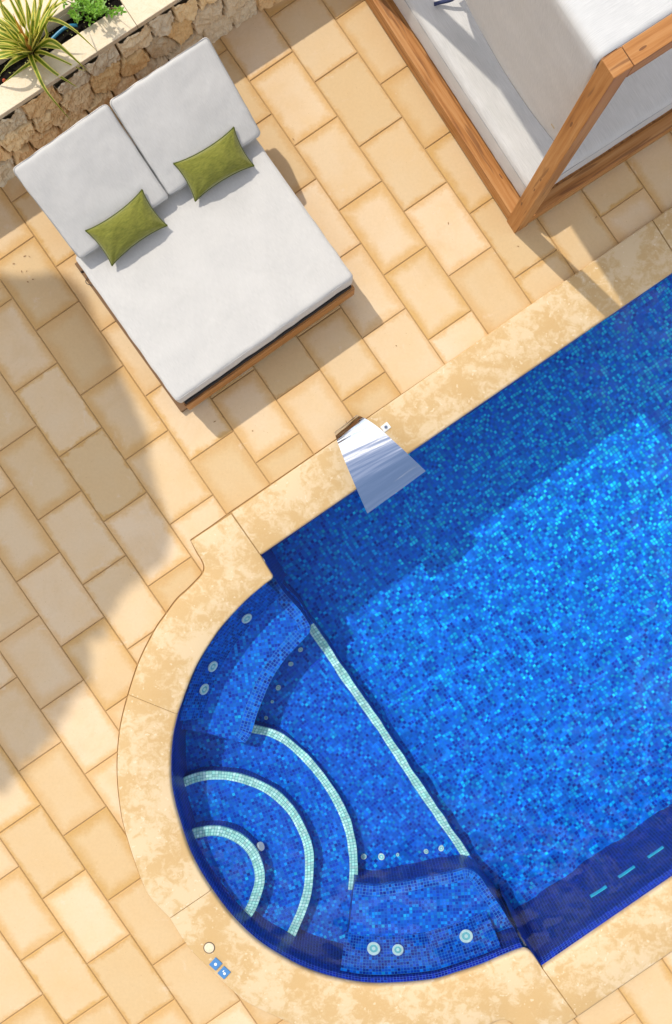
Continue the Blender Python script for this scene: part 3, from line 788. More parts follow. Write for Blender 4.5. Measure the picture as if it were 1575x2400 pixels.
# ------------------------------------------------------------------ small fittings on the coping
lid = thing('skimmer_lid', W(490.4, 2221, ZC), 'small round cream cover with dark rim set in the pool coping', 'drain cover')
c = W(490.4, 2221, ZC)
bm = bmesh.new(); disc(bm, c, Vector((0, 0, 1)), 0.043, 0.004, 40, 0, inner=0.036); obj('rim', bm, M['rim_dark'], lid)
bm = bmesh.new(); disc(bm, c, Vector((0, 0, 1)), 0.0365, 0.0055, 36, 0); obj('lid', bm, M['slab'], lid)
bx = Vector((60, 55)).normalized()
for i, (px, py, lab) in enumerate(((505.7, 2258.5, 'square blue push button with one centred white dot, next to the round cover'), (525.4, 2278.7, 'square blue push button with an off-centre white dot and dash'))):
    c = W(px, py, ZC); ax = Vector((bx.x, -bx.y, 0)); ay = Vector((bx.y, bx.x, 0))
    b_ = thing('push_button', c, lab, 'button', 'blue buttons on the coping')
    bm = bmesh.new(); box(bm, c-ax*0.034-ay*0.037, ax, ay, Vector((0, 0, 1)), 0.068, 0.074, 0.009)
    bevel(obj('button_plate', bm, M['button_blue'], b_), 0.003)
    bm = bmesh.new()
    if i == 0: disc(bm, c+Vector((0, 0, 0.009)), Vector((0, 0, 1)), 0.011, 0.002, 20)
    else:
        disc(bm, c+ax*0.006-ay*0.001+Vector((0, 0, 0.009)), Vector((0, 0, 1)), 0.010, 0.002, 20)
        box(bm, c-ax*0.016+Vector((0, 0, 0.009)), ax, ay, Vector((0, 0, 1)), 0.007, 0.014, 0.002)
    obj('white_mark', bm, M['white'], b_)

# ------------------------------------------------------------------ cushions
def rounded(bm, Mx, w_, l_, t_, r, nx, ny, nt=5, puff=0.0, wr=0.004, seed=0, mat=0):
    """rounded cushion, local x across w_, y along l_, z up from 0 to t_"""
    L = uvl(bm); h = Vector((w_/2, l_/2, t_/2))
    vd = {}
    def fr(n, half):
        base = [i/n*2-1 for i in range(n+1)]
        return [half*math.copysign(abs(x)**0.75, x) for x in base]
    X, Y, Z = fr(nx, h.x), fr(ny, h.y), fr(nt, h.z)
    def vert(i, j, k):
        key = (i, j, k)
        if key in vd: return vd[key]
        p = Vector((X[i], Y[j], Z[k]))
        q = Vector([max(-(a-r), min(a-r, b)) for a, b in zip(h, p)])
        d = p-q
        if d.length > 1e-7: p = q+d.normalized()*r
        fx = max(0, 1-(p.x/h.x)**2); fy = max(0, 1-(p.y/h.y)**2)
        p.z += math.copysign(puff*(fx**.5)*(fy**.5), p.z)
        nn = noise.noise(Vector((p.x*5+seed, p.y*5, seed*1.7)))*wr + noise.noise(Vector((p.x*16+seed, p.y*16, seed)))*wr*0.35
        if p.z > 0: p.z += nn
        ex = max(0, (abs(p.x)/h.x-0.9)*10); ey = max(0, (abs(p.y)/h.y-0.9)*10)
        e = max(ex, ey)
        if e > 0: p += Vector((noise.noise(Vector((p.y*9, seed, 3)))*wr*0.8*ex, noise.noise(Vector((p.x*9, seed, 7)))*wr*0.8*ey, 0))
        loc = p.copy(); p.z += t_/2
        v = bm.verts.new(Mx @ p); vd[key] = v; v.index = len(vd)
        lc[v] = loc
        return v
    lc = {}
    def quad(a, uvf):
        f = bm.faces.new(a); f.smooth = True; f.material_index = mat
        for lp in f.loops: lp[L].uv = uvf(lc[lp.vert])
    for i in range(nx):
        for j in range(ny):
            for k in (0, nt): quad((vert(i, j, k), vert(i+1, j, k), vert(i+1, j+1, k), vert(i, j+1, k)), lambda c: (c.y, c.x))
    for i in range(nx):
        for k in range(nt):
            for j in (0, ny): quad((vert(i, j, k), vert(i+1, j, k), vert(i+1, j, k+1), vert(i, j, k+1)), lambda c: (c.z, c.x))
    for j in range(ny):
        for k in range(nt):
            for i in (0, nx): quad((vert(i, j, k), vert(i, j+1, k), vert(i, j+1, k+1), vert(i, j, k+1)), lambda c: (c.y, c.z))
def frame(o, ax, ay):
    az = ax.cross(ay).normalized(); ay = az.cross(ax).normalized()
    m = Matrix((ax.to_4d(), ay.to_4d(), az.to_4d(), o.to_4d())).transposed()
    for i in range(3): m[3][i] = 0
    m[3][3] = 1
    return m
def edge_loop(Mx, w_, l_, z, r, inset_=0.0, n=6):
    """closed path round a cushion's upper seam"""
    pts = []; hx, hy = w_/2-inset_, l_/2-inset_
    for cx, cy, a0 in ((1, 1, 0), (-1, 1, 90), (-1, -1, 180), (1, -1, 270)):
        for k in range(n+1):
            a = math.radians(a0+90*k/n)
            pts.append(Vector((cx*(hx-r)+r*math.cos(a), cy*(hy-r)+r*math.sin(a), z)))
    out = []
    for i, p in enumerate(pts):
        q = pts[(i+1) % len(pts)]; m = max(1, int((q-p).length/0.06))
        for k in range(m): out.append(p.lerp(q, k/m))
    return [Mx @ p for p in out]

# ------------------------------------------------------------------ double sun lounger
ZM = 0.42
BLc, BRc = W(412, 943, ZM), W(830, 648, ZM)
ex = (BRc-BLc); WIDTH = ex.length; ex.normalize(); ey = Vector((-ex.y, ex.x, 0))    # ey points to the head
if ey.y < 0: ey = -ey
O = Vector((BLc.x, BLc.y, 0)); LEN_ = 1.75
lg = thing('sun_lounger', O+ex*WIDTH/2+ey*LEN_/2, 'wide light grey double sun lounger with raised twin backrests on a teak base', 'sun lounger')
bm = bmesh.new(); zz = Vector((0, 0, 1))
# teak frame: foot board, head board, side boards
box(bm, O+ex*0.020-ey*0.026+zz*0.05, ex, ey, zz, WIDTH-0.025, 0.035, 0.165, uvo=(0.2, 0.1))
ob = obj('foot_board', bm, M['teak'], lg); bevel(ob, 0.005)
for nm, off in (('side_board', ex*0.024), ('side_board', ex*(WIDTH-0.045))):
    bm = bmesh.new(); box(bm, O+off+ey*0.043+zz*0.05, ex, ey, zz, 0.035, LEN_-0.08, 0.185, uvo=(1.2, 0.4)); bevel(obj(nm, bm, M['teak'], lg), 0.005)
bm = bmesh.new(); box(bm, O+ex*0.03+ey*(LEN_-0.035)+zz*0.05, ex, ey, zz, WIDTH-0.06, 0.035, 0.185, uvo=(2.2, 0.9)); bevel(obj('head_board', bm, M['teak'], lg), 0.005)
bm = bmesh.new(); box(bm, O+ex*0.035-ey*0.008+zz*0.200, ex, ey, zz, WIDTH-0.06, LEN_-0.03, 0.058); obj('mattress_tray', bm, M['black'], lg)
for (a, b) in ((0.08, 0.08), (WIDTH-0.14, 0.08), (0.08, LEN_-0.14), (WIDTH-0.14, LEN_-0.14)):
    bm = bmesh.new(); box(bm, O+ex*a+ey*b, ex, ey, zz, 0.06, 0.06, 0.236); obj('leg', bm, M['teak'], lg)
bm = bmesh.new()
Mm = frame(O+ex*WIDTH/2+ey*0.62+zz*0.258, ex, ey)
rounded(bm, Mm, WIDTH, 1.24, 0.162, 0.028, 60, 52, 6, 0.008, 0.007, 1.3)
mt = obj('mattress', bm, M['fabric'], lg, recalc=True)
bm = bmesh.new(); tube(bm, edge_loop(Mm, WIDTH, 1.24, 0.151, 0.03, 0.006), 0.0022, 6, closed=True); obj('piping', bm, M['fabric'], mt, smooth=True)
# backrests: quads measured at their top faces
def backrest(p_fl, p_fr, p_hl, p_hr, zf, zh, seed):
    fl_, fr_, hl_, hr_ = W(*p_fl, zf), W(*p_fr, zf), W(*p_hl, zh), W(*p_hr, zh)
    ax = ((fr_-fl_)+(hr_-hl_)); wd = ax.length/2; ax.normalize()
    ayv = ((hl_-fl_)+(hr_-fr_)); ln = ayv.length/2; ayv.normalize()
    c = (fl_+fr_+hl_+hr_)/4
    Mx = frame(c, ax, ayv); th = 0.15
    Mx = Mx @ Matrix.Translation((0, 0, -th))
    bm = bmesh.new(); rounded(bm, Mx, wd, ln, th, 0.03, 40, 42, 6, 0.014, 0.007, seed)
    o = obj('backrest', bm, M['fabric'], lg)
    bm = bmesh.new(); tube(bm, edge_loop(Mx, wd, ln, th-0.010, 0.03, 0.005), 0.0028, 6, closed=True); obj('piping', bm, M['seam'], o, smooth=True)
    bm = bmesh.new(); tube(bm, edge_loop(Mx, wd, ln, 0.010, 0.03, 0.005), 0.0028, 6, closed=True); obj('piping', bm, M['seam'], o, smooth=True)
    # carrying board behind the cushion
    bm = bmesh.new()
    q = Mx @ Vector((-wd/2+0.05, -ln/2+0.04, -0.03)); az = (Mx.to_3x3() @ Vector((0, 0, 1)))
    box(bm, q, ax, (Mx.to_3x3() @ Vector((0, 1, 0))), az, wd-0.1, ln-0.10, 0.024, uvo=(seed, 0)); obj('back_board', bm, M['teak'], lg)
backrest((190, 611), (395, 465.5), (23, 398), (253, 237), 0.51, 0.83, 2.2)
backrest((399, 466), (609, 315), (251.5, 233), (494, 83), 0.51, 0.83, 5.1)
# dark board added to stand for the shade band along the left side
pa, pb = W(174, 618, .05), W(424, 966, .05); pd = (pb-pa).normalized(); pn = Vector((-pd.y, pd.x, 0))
bm = bmesh.new(); box(bm, Vector((pa.x, pa.y, 0.004)), pd, pn, zz, (pb-pa).length, 0.13, 0.046, uvo=(0.9, 0.25)); bevel(obj('shade_strip_board', bm, M['shade_brown'], lg), 0.004)
# cable under the lounger's side
bm = bmesh.new(); tube(bm, catmull([W(206, 648, .06), W(201, 658, .06), W(204, 665, .06), W(214, 668, .06), W(222, 666, .06)], 6), 0.003, 6); obj('cable_loop', bm, M['cable'], lg)
bm = bmesh.new(); disc(bm, W(195.5, 637, .15), Vector((-.6, -.3, .7)), 0.009, 0.02, 12); obj('cable_plug', bm, M['cable'], lg)

def pillow(corners, zs, label, seed):
    P = [W(*c, z) for c, z in zip(corners, zs)]      # tl, tr, br, bl
    tl, tr, br_, bl_ = P
    ax = ((tr-tl)+(br_-bl_)); w_ = ax.length/2; ax.normalize()
    ayv = ((tl-bl_)+(tr-br_)); l_ = ayv.length/2; ayv.normalize()
    c = (tl+tr+br_+bl_)/4; Mx = frame(c, ax, ayv)
    root = thing('pillow', c, label, 'pillow', 'olive pillows on the lounger')
    bm = bmesh.new(); L = uvl(bm); n, m = 40, 26; T = 0.062
    def edge_pull(u, v):
        x = u*(1-0.085*(1-v*v)**.8); y = v*(1-0.20*(1-u*u)**.8)
        return x*w_/2*1.04, y*l_/2*1.08
    sheets = []
    for s_ in (1, -1):
        g = []
        for i in range(n+1):
            row = []
            for j in range(m+1):
                u, v = math.sin((i/n*2-1)*PI/2), math.sin((j/m*2-1)*PI/2)
                x, y = edge_pull(u, v)
                k = max(0, (1-u**2))*max(0, (1-v**2))
                z = s_*T*k**0.42
                rad = math.hypot(abs(u)-1, abs(v)-1)
                z += s_*(0.014*noise.noise(Vector((x*11+seed*5, y*11, seed*3)))+0.006*noise.noise(Vector((x*34+seed, y*20, seed))))*k**.4
                a = math.atan2(1-abs(v), 1-abs(u))
                z += s_*0.008*math.sin(a*(9+seed)+seed*2)*math.exp(-rad*2.0)*min(1, k*8)
                p = Mx @ Vector((x, y, z))
                if 0 < i < n and 0 < j < m or s_ == 1: row.append(bm.verts.new(p))
                else: row.append(sheets[0][i][j])
            g.append(row)
        sheets.append(g)
        for i in range(n):
            for j in range(m):
                f = bm.faces.new((g[i][j], g[i+1][j], g[i+1][j+1], g[i][j+1])); f.smooth = True
                for lp, q in zip(f.loops, ((i, j), (i+1, j), (i+1, j+1), (i, j+1))): lp[L].uv = (q[0]/n*w_, q[1]/m*l_)
    obj('pillow_cover', bm, M['velvet'], root)
    pts = []
    K = 26
    for u0, v0, u1, v1 in ((-1, -1, 1, -1), (1, -1, 1, 1), (1, 1, -1, 1), (-1, 1, -1, -1)):
        for k in range(K):
            u = u0+(u1-u0)*k/K; v = v0+(v1-v0)*k/K
            if u0 == u1: v = math.sin(v*PI/2)
            else: u = math.sin(u*PI/2)
            x, y = edge_pull(u, v); pts.append(Mx @ Vector((x, y, 0)))
    bm = bmesh.new(); tube(bm, pts, 0.0062, 8, closed=True); obj('piping', bm, M['velvet_dark'], root, smooth=True)
pillow([(206, 541), (333, 450), (387, 527), (262, 619)], (0.595, 0.595, 0.475, 0.475), 'olive green lumbar pillow on the left backrest nearer the big shadow', 1.0)
pillow([(413, 384), (548, 303), (590, 387), (457, 468)], (0.595, 0.595, 0.475, 0.475), 'olive green lumbar pillow on the right backrest nearer the canopy daybed', 2.7)

# ------------------------------------------------------------------ canopy daybed
bE = Vector((0.839, 0.544, 0)); bB = Vector((-0.544, 0.839, 0))    # across, and to the back
D0 = G(1206, 548)
def D(a, b, z=0): return D0+bE*a+bB*b+Vector((0, 0, z))
BW, BLn, BH, PT = 1.95, 2.25, 2.15, 0.113
db = thing('canopy_daybed', D(BW/2, BLn/2, 0), 'teak framed canopy daybed with pale grey mattress and white fabric roof', 'daybed')
for i, (a, b) in enumerate(((0, 0), (BW-PT, 0), (0, BLn-PT), (BW-PT, BLn-PT))):
    bm = bmesh.new(); box(bm, D(a, b), bE, bB, zz, PT, PT, BH, uvo=(0.37*i+0.15, 0.11*i)); bevel(obj('post', bm, M['teak'], db), 0.004)
g_ = 0.004
for b in (0, BLn-PT):
    bm = bmesh.new(); box(bm, D(PT+g_, b, BH-PT), bE, bB, zz, BW-2*PT-2*g_, PT, PT-0.001, uvo=(3.1, 0.7)); bevel(obj('beam', bm, M['teak'], db), 0.004)
    bm = bmesh.new(); box(bm, D(PT, b+0.01, BH-PT+0.01), bE, bB, zz, BW-2*PT, PT-0.02, PT-0.016); obj('beam_core', bm, M['black'], db)
for a in (0, BW-PT):
    bm = bmesh.new(); box(bm, D(a+0.012, PT, BH-PT), bE, bB, zz, PT-0.024, BLn-2*PT, PT-0.02, uvo=(1.1, 0.2)); obj('side_beam', bm, M['teak'], db)
# base rails with a shadow gap beneath
for (a, b, da, dbb, uo) in ((0.004, PT, 0.105, BLn-2*PT, (0.5, 0.3)), (BW-0.109, PT, 0.105, BLn-2*PT, (4, 0.3)), (PT, 0.004, BW-2*PT, 0.100, (5.3, 0.6)), (PT, BLn-0.104, BW-2*PT, 0.100, (2, 0.1))):
    bm = bmesh.new(); box(bm, D(a, b, 0.02), bE, bB, zz, da, dbb, 0.125, uvo=uo); bevel(obj('base_rail', bm, M['teak'], db), 0.005)
bm = bmesh.new(); box(bm, D(0.10, 0.10, 0.03), bE, bB, zz, BW-0.2, BLn-0.2, 0.105); obj('slat_base', bm, M['teak'], db)
bm = bmesh.new()
Md = frame(D(BW/2+0.003, BLn/2, 0.135), bE, bB)
rounded(bm, Md, BW-0.222, BLn-0.222, 0.265, 0.055, 40, 46, 8, 0.01, 0.005, 8.2)
dm = obj('mattress', bm, M['fabric_day'], db)
bm = bmesh.new(); tube(bm, edge_loop(Md, BW-0.222, BLn-0.222, 0.215, 0.055, 0.001), 0.003, 6, closed=True); obj('piping', bm, M['seam'], dm, smooth=True)
# canopy: roof sheet, rolled over the hidden side beam, side drop with a sagging hem
bm = bmesh.new(); L = uvl(bm)
NB = 60; rows = []; hem_pts = []
b0, b1 = PT+0.004, BLn-PT-0.004
for i in range(NB+1):
    q = i/NB; b = b0+(b1-b0)*q; bh = PT+0.03+(1.52-PT-0.03)*q        # along the beam, and along the gathered hem
    ha = 0.368+0.20*(q-0.47)**2; hz = 0.475+0.05*(q-0.5)**2; row = []
    sag = math.sin(PI*q); sub = 18
    row.append((ha+0.018, bh, hz+0.016)); row.append((ha+0.004, bh, hz)); hem_pts.append(D(ha+0.006, bh, hz+0.002))
    for k in range(1, sub+1):
        t = k/sub; z = hz+(BH-0.05-hz)*t; tt = t**0.8
        a = ha*(1-tt)-0.004*tt+0.02*math.sin(PI*t)*sag
        a += (0.012*noise.noise(Vector((bh*3, t*3, 1)))+0.004*math.sin(bh*19+t*3)*(1-t))*math.sin(PI*min(1, t*1.1))
        row.append((a, bh+(b-bh)*t, z))
    for ang in (25, 50, 75): row.append((0.035-0.039*math.cos(math.radians(ang)), b, BH-0.05+0.045*math.sin(math.radians(ang))))
    row.append((PT*0.6, b, BH-0.003)); row.append((PT-0.005, b, BH-0.005))
    for k in range(1, 26):
        a = PT+(BW-2*PT)*k/25
        row.append((a, b, BH-0.006-0.05*math.sin(PI*k/25)*sag))
    rows.append([(bm.verts.new(D(a, b, z)), a, b, z) for a, b, z in row])
for A, B in zip(rows, rows[1:]):
    for k in range(len(A)-1):
        f = bm.faces.new((A[k][0], A[k+1][0], B[k+1][0], B[k][0])); f.smooth = True
        for lp, q in zip(f.loops, (A[k], A[k+1], B[k+1], B[k])):
            lp[L].uv = ((q[1]-q[3]), q[2])
cn = obj('canopy', bm, M['canopy'], db)
md = cn.modifiers.new('thick', 'SOLIDIFY'); md.thickness = 0.004; md.offset = 0
# label tabs and webbing at the drop's edge by the post
bm = bmesh.new(); tube(bm, hem_pts, 0.007, 6); obj('hem', bm, M['seam'], cn, smooth=True)
def on_line(px, py, a):      # point of the drape's plane a metres in from the bed's side, seen at that pixel
    r = Vector((px-787.5, 1200-py, 0))*S; d0 = (D0).dot(bE); 
    k = (d0+a)/r.dot(bE); return Vector((r.x*k, r.y*k, H*(1-k)))
p = on_line(1341, 219, 0.16); bm = bmesh.new(); box(bm, p-bB*0.005, bB, bE, zz, 0.06, 0.004, 0.05); obj('label_tab', bm, M['navy'], cn)
p = on_line(1300, 286, 0.28); bm = bmesh.new(); box(bm, p-bB*0.02-zz*0.06, bB, bE, (zz-bE*0.12).normalized(), 0.035, 0.010, 0.16); obj('webbing', bm, M['beige'], cn)
bm = bmesh.new(); e0 = D(0.40, 1.50, 0.50)
box(bm, e0-bE*0.02, bB, bE, zz, 0.07, 0.05, 0.02)
tube(bm, catmull([e0+bB*0.01, D(0.345, 1.52, 0.46), D(0.28, 1.56, 0.43), D(0.24, 1.575, 0.425)], 5), 0.013, 8)
obj('strap', bm, M['navy'], cn)

# ------------------------------------------------------------------ planter wall
wd_ = Vector((0.835, 0.550, 0)).normalized(); wb = Vector((-wd_.y, wd_.x, 0))      # along the wall, and to its back
ZT = 0.54
A0 = W(200, 139.5, ZT)                      # a point on the coping slab's front edge
A0 = Vector((A0.x, A0.y, 0))
def P_(s, d, z=0): return A0+wd_*s+wb*d+Vector((0, 0, z))
pw = thing('planter_wall', P_(0, 0.2, 0), 'low planter wall of rough golden stone with cream capping slabs', 'garden wall')
# rough stone face as real relief
S0, S1 = -2.2, 2.6; HH = ZT-0.04
rs = random.Random(11)
cells = []
y = 0.0
rowi = 0
while y < HH+0.1:
    hgt = rs.uniform(0.15, 0.21); x = S0-0.2+rs.uniform(0, 0.1)
    while x < S1+0.2:
        wdt = rs.uniform(0.15, 0.33)
        cells.append((x+wdt/2+rs.uniform(-.02, .02), y+hgt/2+rs.uniform(-.035, .035), rs.random(), rs.uniform(-.25, .25), rs.uniform(-.35, .35), rs.choice([(0.80, 0.62, 0.36), (0.76, 0.55, 0.28), (0.82, 0.69, 0.47), (0.72, 0.50, 0.26), (0.66, 0.59, 0.45), (0.80, 0.64, 0.40), (0.58, 0.52, 0.39)])))
        x += wdt
    y += hgt; rowi += 1
def cell_at(s, h):
    best = []
    for i, c in enumerate(cells):
        if abs(c[0]-s) < 0.5:
            best.append((math.hypot((c[0]-s), (c[1]-h)*1.35), i))
    best.sort(); return best[0], best[1]
bm = bmesh.new(); CL = bm.loops.layers.float_color.new('stone'); L = uvl(bm)
NS, NH = 420, 46
gv = []; gc = []
for i in range(NS+1):
    col_ = []; cc = []
    for j in range(NH+1):
        s_ = S0+(S1-S0)*i/NS; h_ = HH*j/NH
        js = s_+0.022*noise.noise(Vector((s_*9, h_*9, 0))); jh = h_+0.022*noise.noise(Vector((s_*9, h_*9, 5)))
        (d1, c1), (d2, c2) = cell_at(js, jh)
        gap = (d2-d1); c = cells[c1]
        m = min(1, max(0, (gap-0.005)/0.014)); m = m**.6
        relief = 0.030+0.018*c[2]+(s_-c[0])*c[3]*0.35+(h_-c[1])*c[4]*0.5
        relief += 0.045*abs(noise.noise(Vector((s_*10+c1*3.1, h_*15, c1))))+0.020*abs(noise.noise(Vector((s_*27, h_*34, c1))))+0.006*noise.noise(Vector((s_*60, h_*60, c1)))
        dep = -0.012+m*max(0.004, relief)
        col_.append(bm.verts.new(P_(s_, 0.028-dep-0.065*(1-h_/HH), h_)))
        g = c[5] if gap > 0.007 else (0.30, 0.20, 0.10)
        cc.append(g)
    gv.append(col_); gc.append(cc)
for i in range(NS):
    for j in range(NH):
        f = bm.faces.new((gv[i][j], gv[i+1][j], gv[i+1][j+1], gv[i][j+1]))
        for lp, (a, b) in zip(f.loops, ((i, j), (i+1, j), (i+1, j+1), (i, j+1))): lp[CL] = tuple(gc[a][b])+(1,)
obj('stone_facing', bm, M['rubble'], pw)
bm = bmesh.new(); box(bm, P_(S0, 0.09, 0.0), wd_, wb, zz, S1-S0, 0.06, HH); obj('wall_core', bm, M['slab'], pw)
bm = bmesh.new(); box(bm, P_(S0, 0.36, 0.0), wd_, wb, zz, S1-S0, 0.06, HH); obj('wall_core', bm, M['slab'], pw)
JS = (W(323, 62, ZT)-A0).dot(wd_)           # joint where the planting pocket ends
for (s0, s1, d0, d1) in ((S0, -1.05, 0, .175), (-1.047, JS-0.003, 0, .175), (JS, S1, 0, 0.62), (S0, JS-0.003, 0.365, 0.64)):
    bm = bmesh.new(); box(bm, P_(s0, d0, ZT-0.04), wd_, wb, zz, s1-s0, d1-d0, 0.04); bevel(obj('capping_slab', bm, M['slab'], pw), 0.004)
bm = bmesh.new(); L = uvl(bm)
ns, nd = 90, 10
g = [[bm.verts.new(P_(S0+(JS-S0)*i/ns, 0.14+0.24*j/nd, 0.44+0.012*fbm(Vector((i*.5, j*.7, 2))))) for j in range(nd+1)] for i in range(ns+1)]
for i in range(ns):
    for j in range(nd): bm.faces.new((g[i][j], g[i+1][j], g[i+1][j+1], g[i][j+1]))
tag(obj('soil', bm, M['soil']), kind='structure')
# fallen leaves and twigs on the soil
bm = bmesh.new(); L = uvl(bm); rl = random.Random(5)
def leaf_quad(bm, c, d, n, ln, wd, mat=0, curl=0.15):
    L = uvl(bm); x = d.cross(n).normalized()
    pts = [(0, 0.0, 0), (0.30, 0.42, .5), (0.62, 0.5, .8), (1.0, 0.0, 1)]
    l_ = [bm.verts.new(c+d*(ln*t)+x*(wd*w__)-n*(ln*curl*t*t)) for t, w__, _ in pts]
    r_ = [bm.verts.new(c+d*(ln*t)-x*(wd*w__)-n*(ln*curl*t*t)) for t, w__, _ in pts[1:3]]
    mid = [bm.verts.new(c+d*(ln*t)-n*(ln*curl*t*t+wd*0.12)) for t, w__, _ in pts[1:3]]
    for vs, us in (((l_[0], l_[1], mid[0]), ((.5, 0), (0, .3), (.5, .3))), ((l_[1], l_[2], mid[1], mid[0]), ((0, .3), (0, .6), (.5, .6), (.5, .3))), ((l_[2], l_[3], mid[1]), ((0, .6), (.5, 1), (.5, .6))),
                   ((l_[0], mid[0], r_[0]), ((.5, 0), (.5, .3), (1, .3))), ((mid[0], mid[1], r_[1], r_[0]), ((.5, .3), (.5, .6), (1, .6), (1, .3))), ((mid[1], l_[3], r_[1]), ((.5, .6), (.5, 1), (1, .6)))):
        f = bm.faces.new(vs); f.material_index = mat; f.smooth = True
        for lp, u in zip(f.loops, us): lp[L].uv = u
for i in range(150):
    p = P_(rl.uniform(-1.2, JS-0.02), rl.uniform(0.18, 0.36), 0.462+rl.uniform(0, .01))
    a = rl.uniform(0, 2*PI)
    leaf_quad(bm, p, Vector((math.cos(a), math.sin(a), rl.uniform(-.1, .3))).normalized(), Vector((rl.uniform(-.4, .4), rl.uniform(-.4, .4), 1)).normalized(), rl.uniform(.008, .026), rl.uniform(.003, .010))
tag(obj('leaf_litter', bm, M['litter'], recalc=False), 'small pale fallen leaves scattered on the dark planter soil', 'fallen leaves', kind='stuff')
hs = thing('garden_hose', W(150, 75, .47), 'short length of blue hose lying on the planter soil', 'hose')
bm = bmesh.new(); tube(bm, catmull([W(98, 108, .48), W(118, 95, .48), W(137, 77, .485), W(152, 65, .49), W(165, 60, .485), W(182, 60, .47)], 6), 0.011, 10); obj('hose_pipe', bm, M['hose'], hs, smooth=True)
bm = bmesh.new(); tube(bm, [W(94, 110.5, .48), W(99, 107, .48)], 0.014, 10); obj('hose_end', bm, M['black'], hs)
bm = bmesh.new(); bmesh.ops.create_icosphere(bm, subdivisions=2, radius=0.014, matrix=Matrix.Translation(W(10, 189, .47)))
tag(obj('red_berry', bm, M['terracotta'], smooth=True), 'tiny orange red berry on the dark soil by the spiky plant', 'berry')

bm = bmesh.new(); rd = random.Random(17)
spots = [(36, 618), (52, 640), (64, 634), (72, 604), (80, 655), (63, 660), (55, 602), (1395, 512), (1212, 577), (520, 975), (500, 990), (590, 1010), (810, 985), (930, 812), (690, 330), (1050, 520)]
for px, py in spots:
    a_ = rd.uniform(0, 6.28)
    leaf_quad(bm, G(px, py, .004), Vector((math.cos(a_), math.sin(a_), .08)).normalized(), Vector((0, 0, 1)), rd.uniform(.012, .026), rd.uniform(.005, .010))
tag(obj('paving_litter', bm, M['dry_leaf'], recalc=False), 'few tiny dry leaf scraps lying on the sandy paving', 'leaf scraps', kind='stuff')
# ------------------------------------------------------------------ plants
yc = thing('spiky_plant', W(75, 126, .46), 'spiky variegated green and yellow plant arching over the stone planter', 'plant')
bm = bmesh.new()
def blade(bm, pts, w0, mat=0):
    L = uvl(bm); c = catmull(pts, 7); n = len(c); rows = []
    for i, p in enumerate(c):
        t = i/(n-1)
        tan = (c[min(n-1, i+1)]-c[max(0, i-1)]).normalized()
        x = tan.cross(Vector((0, 0, 1)))
        if x.length < 1e-3: x = Vector((1, 0, 0))
        x.normalize(); nn = x.cross(tan).normalized()
        wv = w0*(0.55+0.45*min(1, t*4))*max(0.03, (1-t**2.2))
        fold = wv*0.45
        rows.append([bm.verts.new(p-x*wv/2+nn*fold*.5), bm.verts.new(p-x*wv/4+nn*fold*.12), bm.verts.new(p), bm.verts.new(p+x*wv/4+nn*fold*.12), bm.verts.new(p+x*wv/2+nn*fold*.5)])
    for i in range(n-1):
        for k in range(4):
            f = bm.faces.new((rows[i][k], rows[i][k+1], rows[i+1][k+1], rows[i+1][k])); f.smooth = True; f.material_index = mat
            for lp, q in zip(f.loops, ((k, i), (k+1, i), (k+1, i+1), (k, i+1))): lp[L].uv = (q[0]/4, q[1]/(n-1))
B0 = (75, 126, .50); ry = random.Random(4)
spec = [[(104, 58, .78), (124, 47, .88), (170, 68, .83), (228, 120, .62)], [(98, 106, .62), (122, 97, .68), (160, 125, .64), (205, 167, .50)],
        [(95, 123, .58), (130, 135, .58), (200, 168, .50)], [(88, 137, .57), (130, 172, .55), (182, 205, .45)], [(73, 135, .58), (85, 165, .58), (110, 215, .52), (166, 282, .36)],
        [(45, 137, .58), (22, 152, .58), (0, 175, .50)], [(86, 140, .54), (50, 163, .54), (-4, 207, .50)], [(100, 108, .6), (135, 112, .6), (160, 120, .55)],
        [(60, 70, .8), (35, 20, .95), (5, -40, 1.1)], [(50, 75, .8), (15, 25, .95), (-25, -20, 1.05)], [(80, 70, .75), (85, 20, .95), (75, -40, 1.1)], [(88, 80, .75), (95, 20, .95), (92, -40, 1.1)],
        [(95, 70, .75), (115, 15, .95), (135, -40, 1.1)], [(105, 60, .75), (120, 25, .85), (165, -5, .9)], [(45, 90, .7), (10, 55, .85), (-40, 20, .9)], [(40, 95, .7), (0, 75, .8), (-50, 60, .85)],
        [(40, 108, .65), (0, 92, .75), (-50, 80, .8)], [(35, 120, .62), (-5, 112, .7), (-60, 115, .7)], [(38, 128, .6), (0, 128, .65), (-50, 140, .6)], [(60, 60, .85), (40, -10, 1.0), (25, -60, 1.1)],
        [(30, 90, .75), (20, 60, .8), (18, 20, .9)], [(70, 60, .8), (70, 30, .9), (50, -30, 1.05)], [(55, 85, .8), (25, 50, .95), (-10, 0, 1.05)], [(40, 75, .8), (10, 30, .95), (-5, -30, 1.1)],
        [(110, 90, .6), (108, 60, .7), (118, 20, .8)], [(92, 95, .7), (108, 55, .85), (140, 15, .9)], [(30, 100, .68), (-10, 85, .75), (-30, 90, .7)], [(66, 85, .85), (55, 40, 1.05), (30, -10, 1.2)],
        [(72, 92, .85), (66, 40, 1.05), (60, -20, 1.2)], [(55, 110, .75), (30, 85, .9), (0, 45, 1.0)], [(25, 132, .6), (-10, 138, .6), (-40, 150, .55)], [(50, 100, .75), (20, 70, .9), (-20, 40, 1.0)]]
for k in range(22):
    a = math.radians(ry.uniform(165, 305)); ln = ry.uniform(75, 150); dx, dy = math.cos(a), math.sin(a); zt = ry.uniform(.62, 1.05)
    spec.append([(75+dx*ln*.35, 126+dy*ln*.35-8, .5+(zt-.5)*.75), (75+dx*ln*.75, 126+dy*ln*.75-8, zt), (75+dx*ln*1.15, 126+dy*ln*1.1, zt-ry.uniform(-.06, .18))])
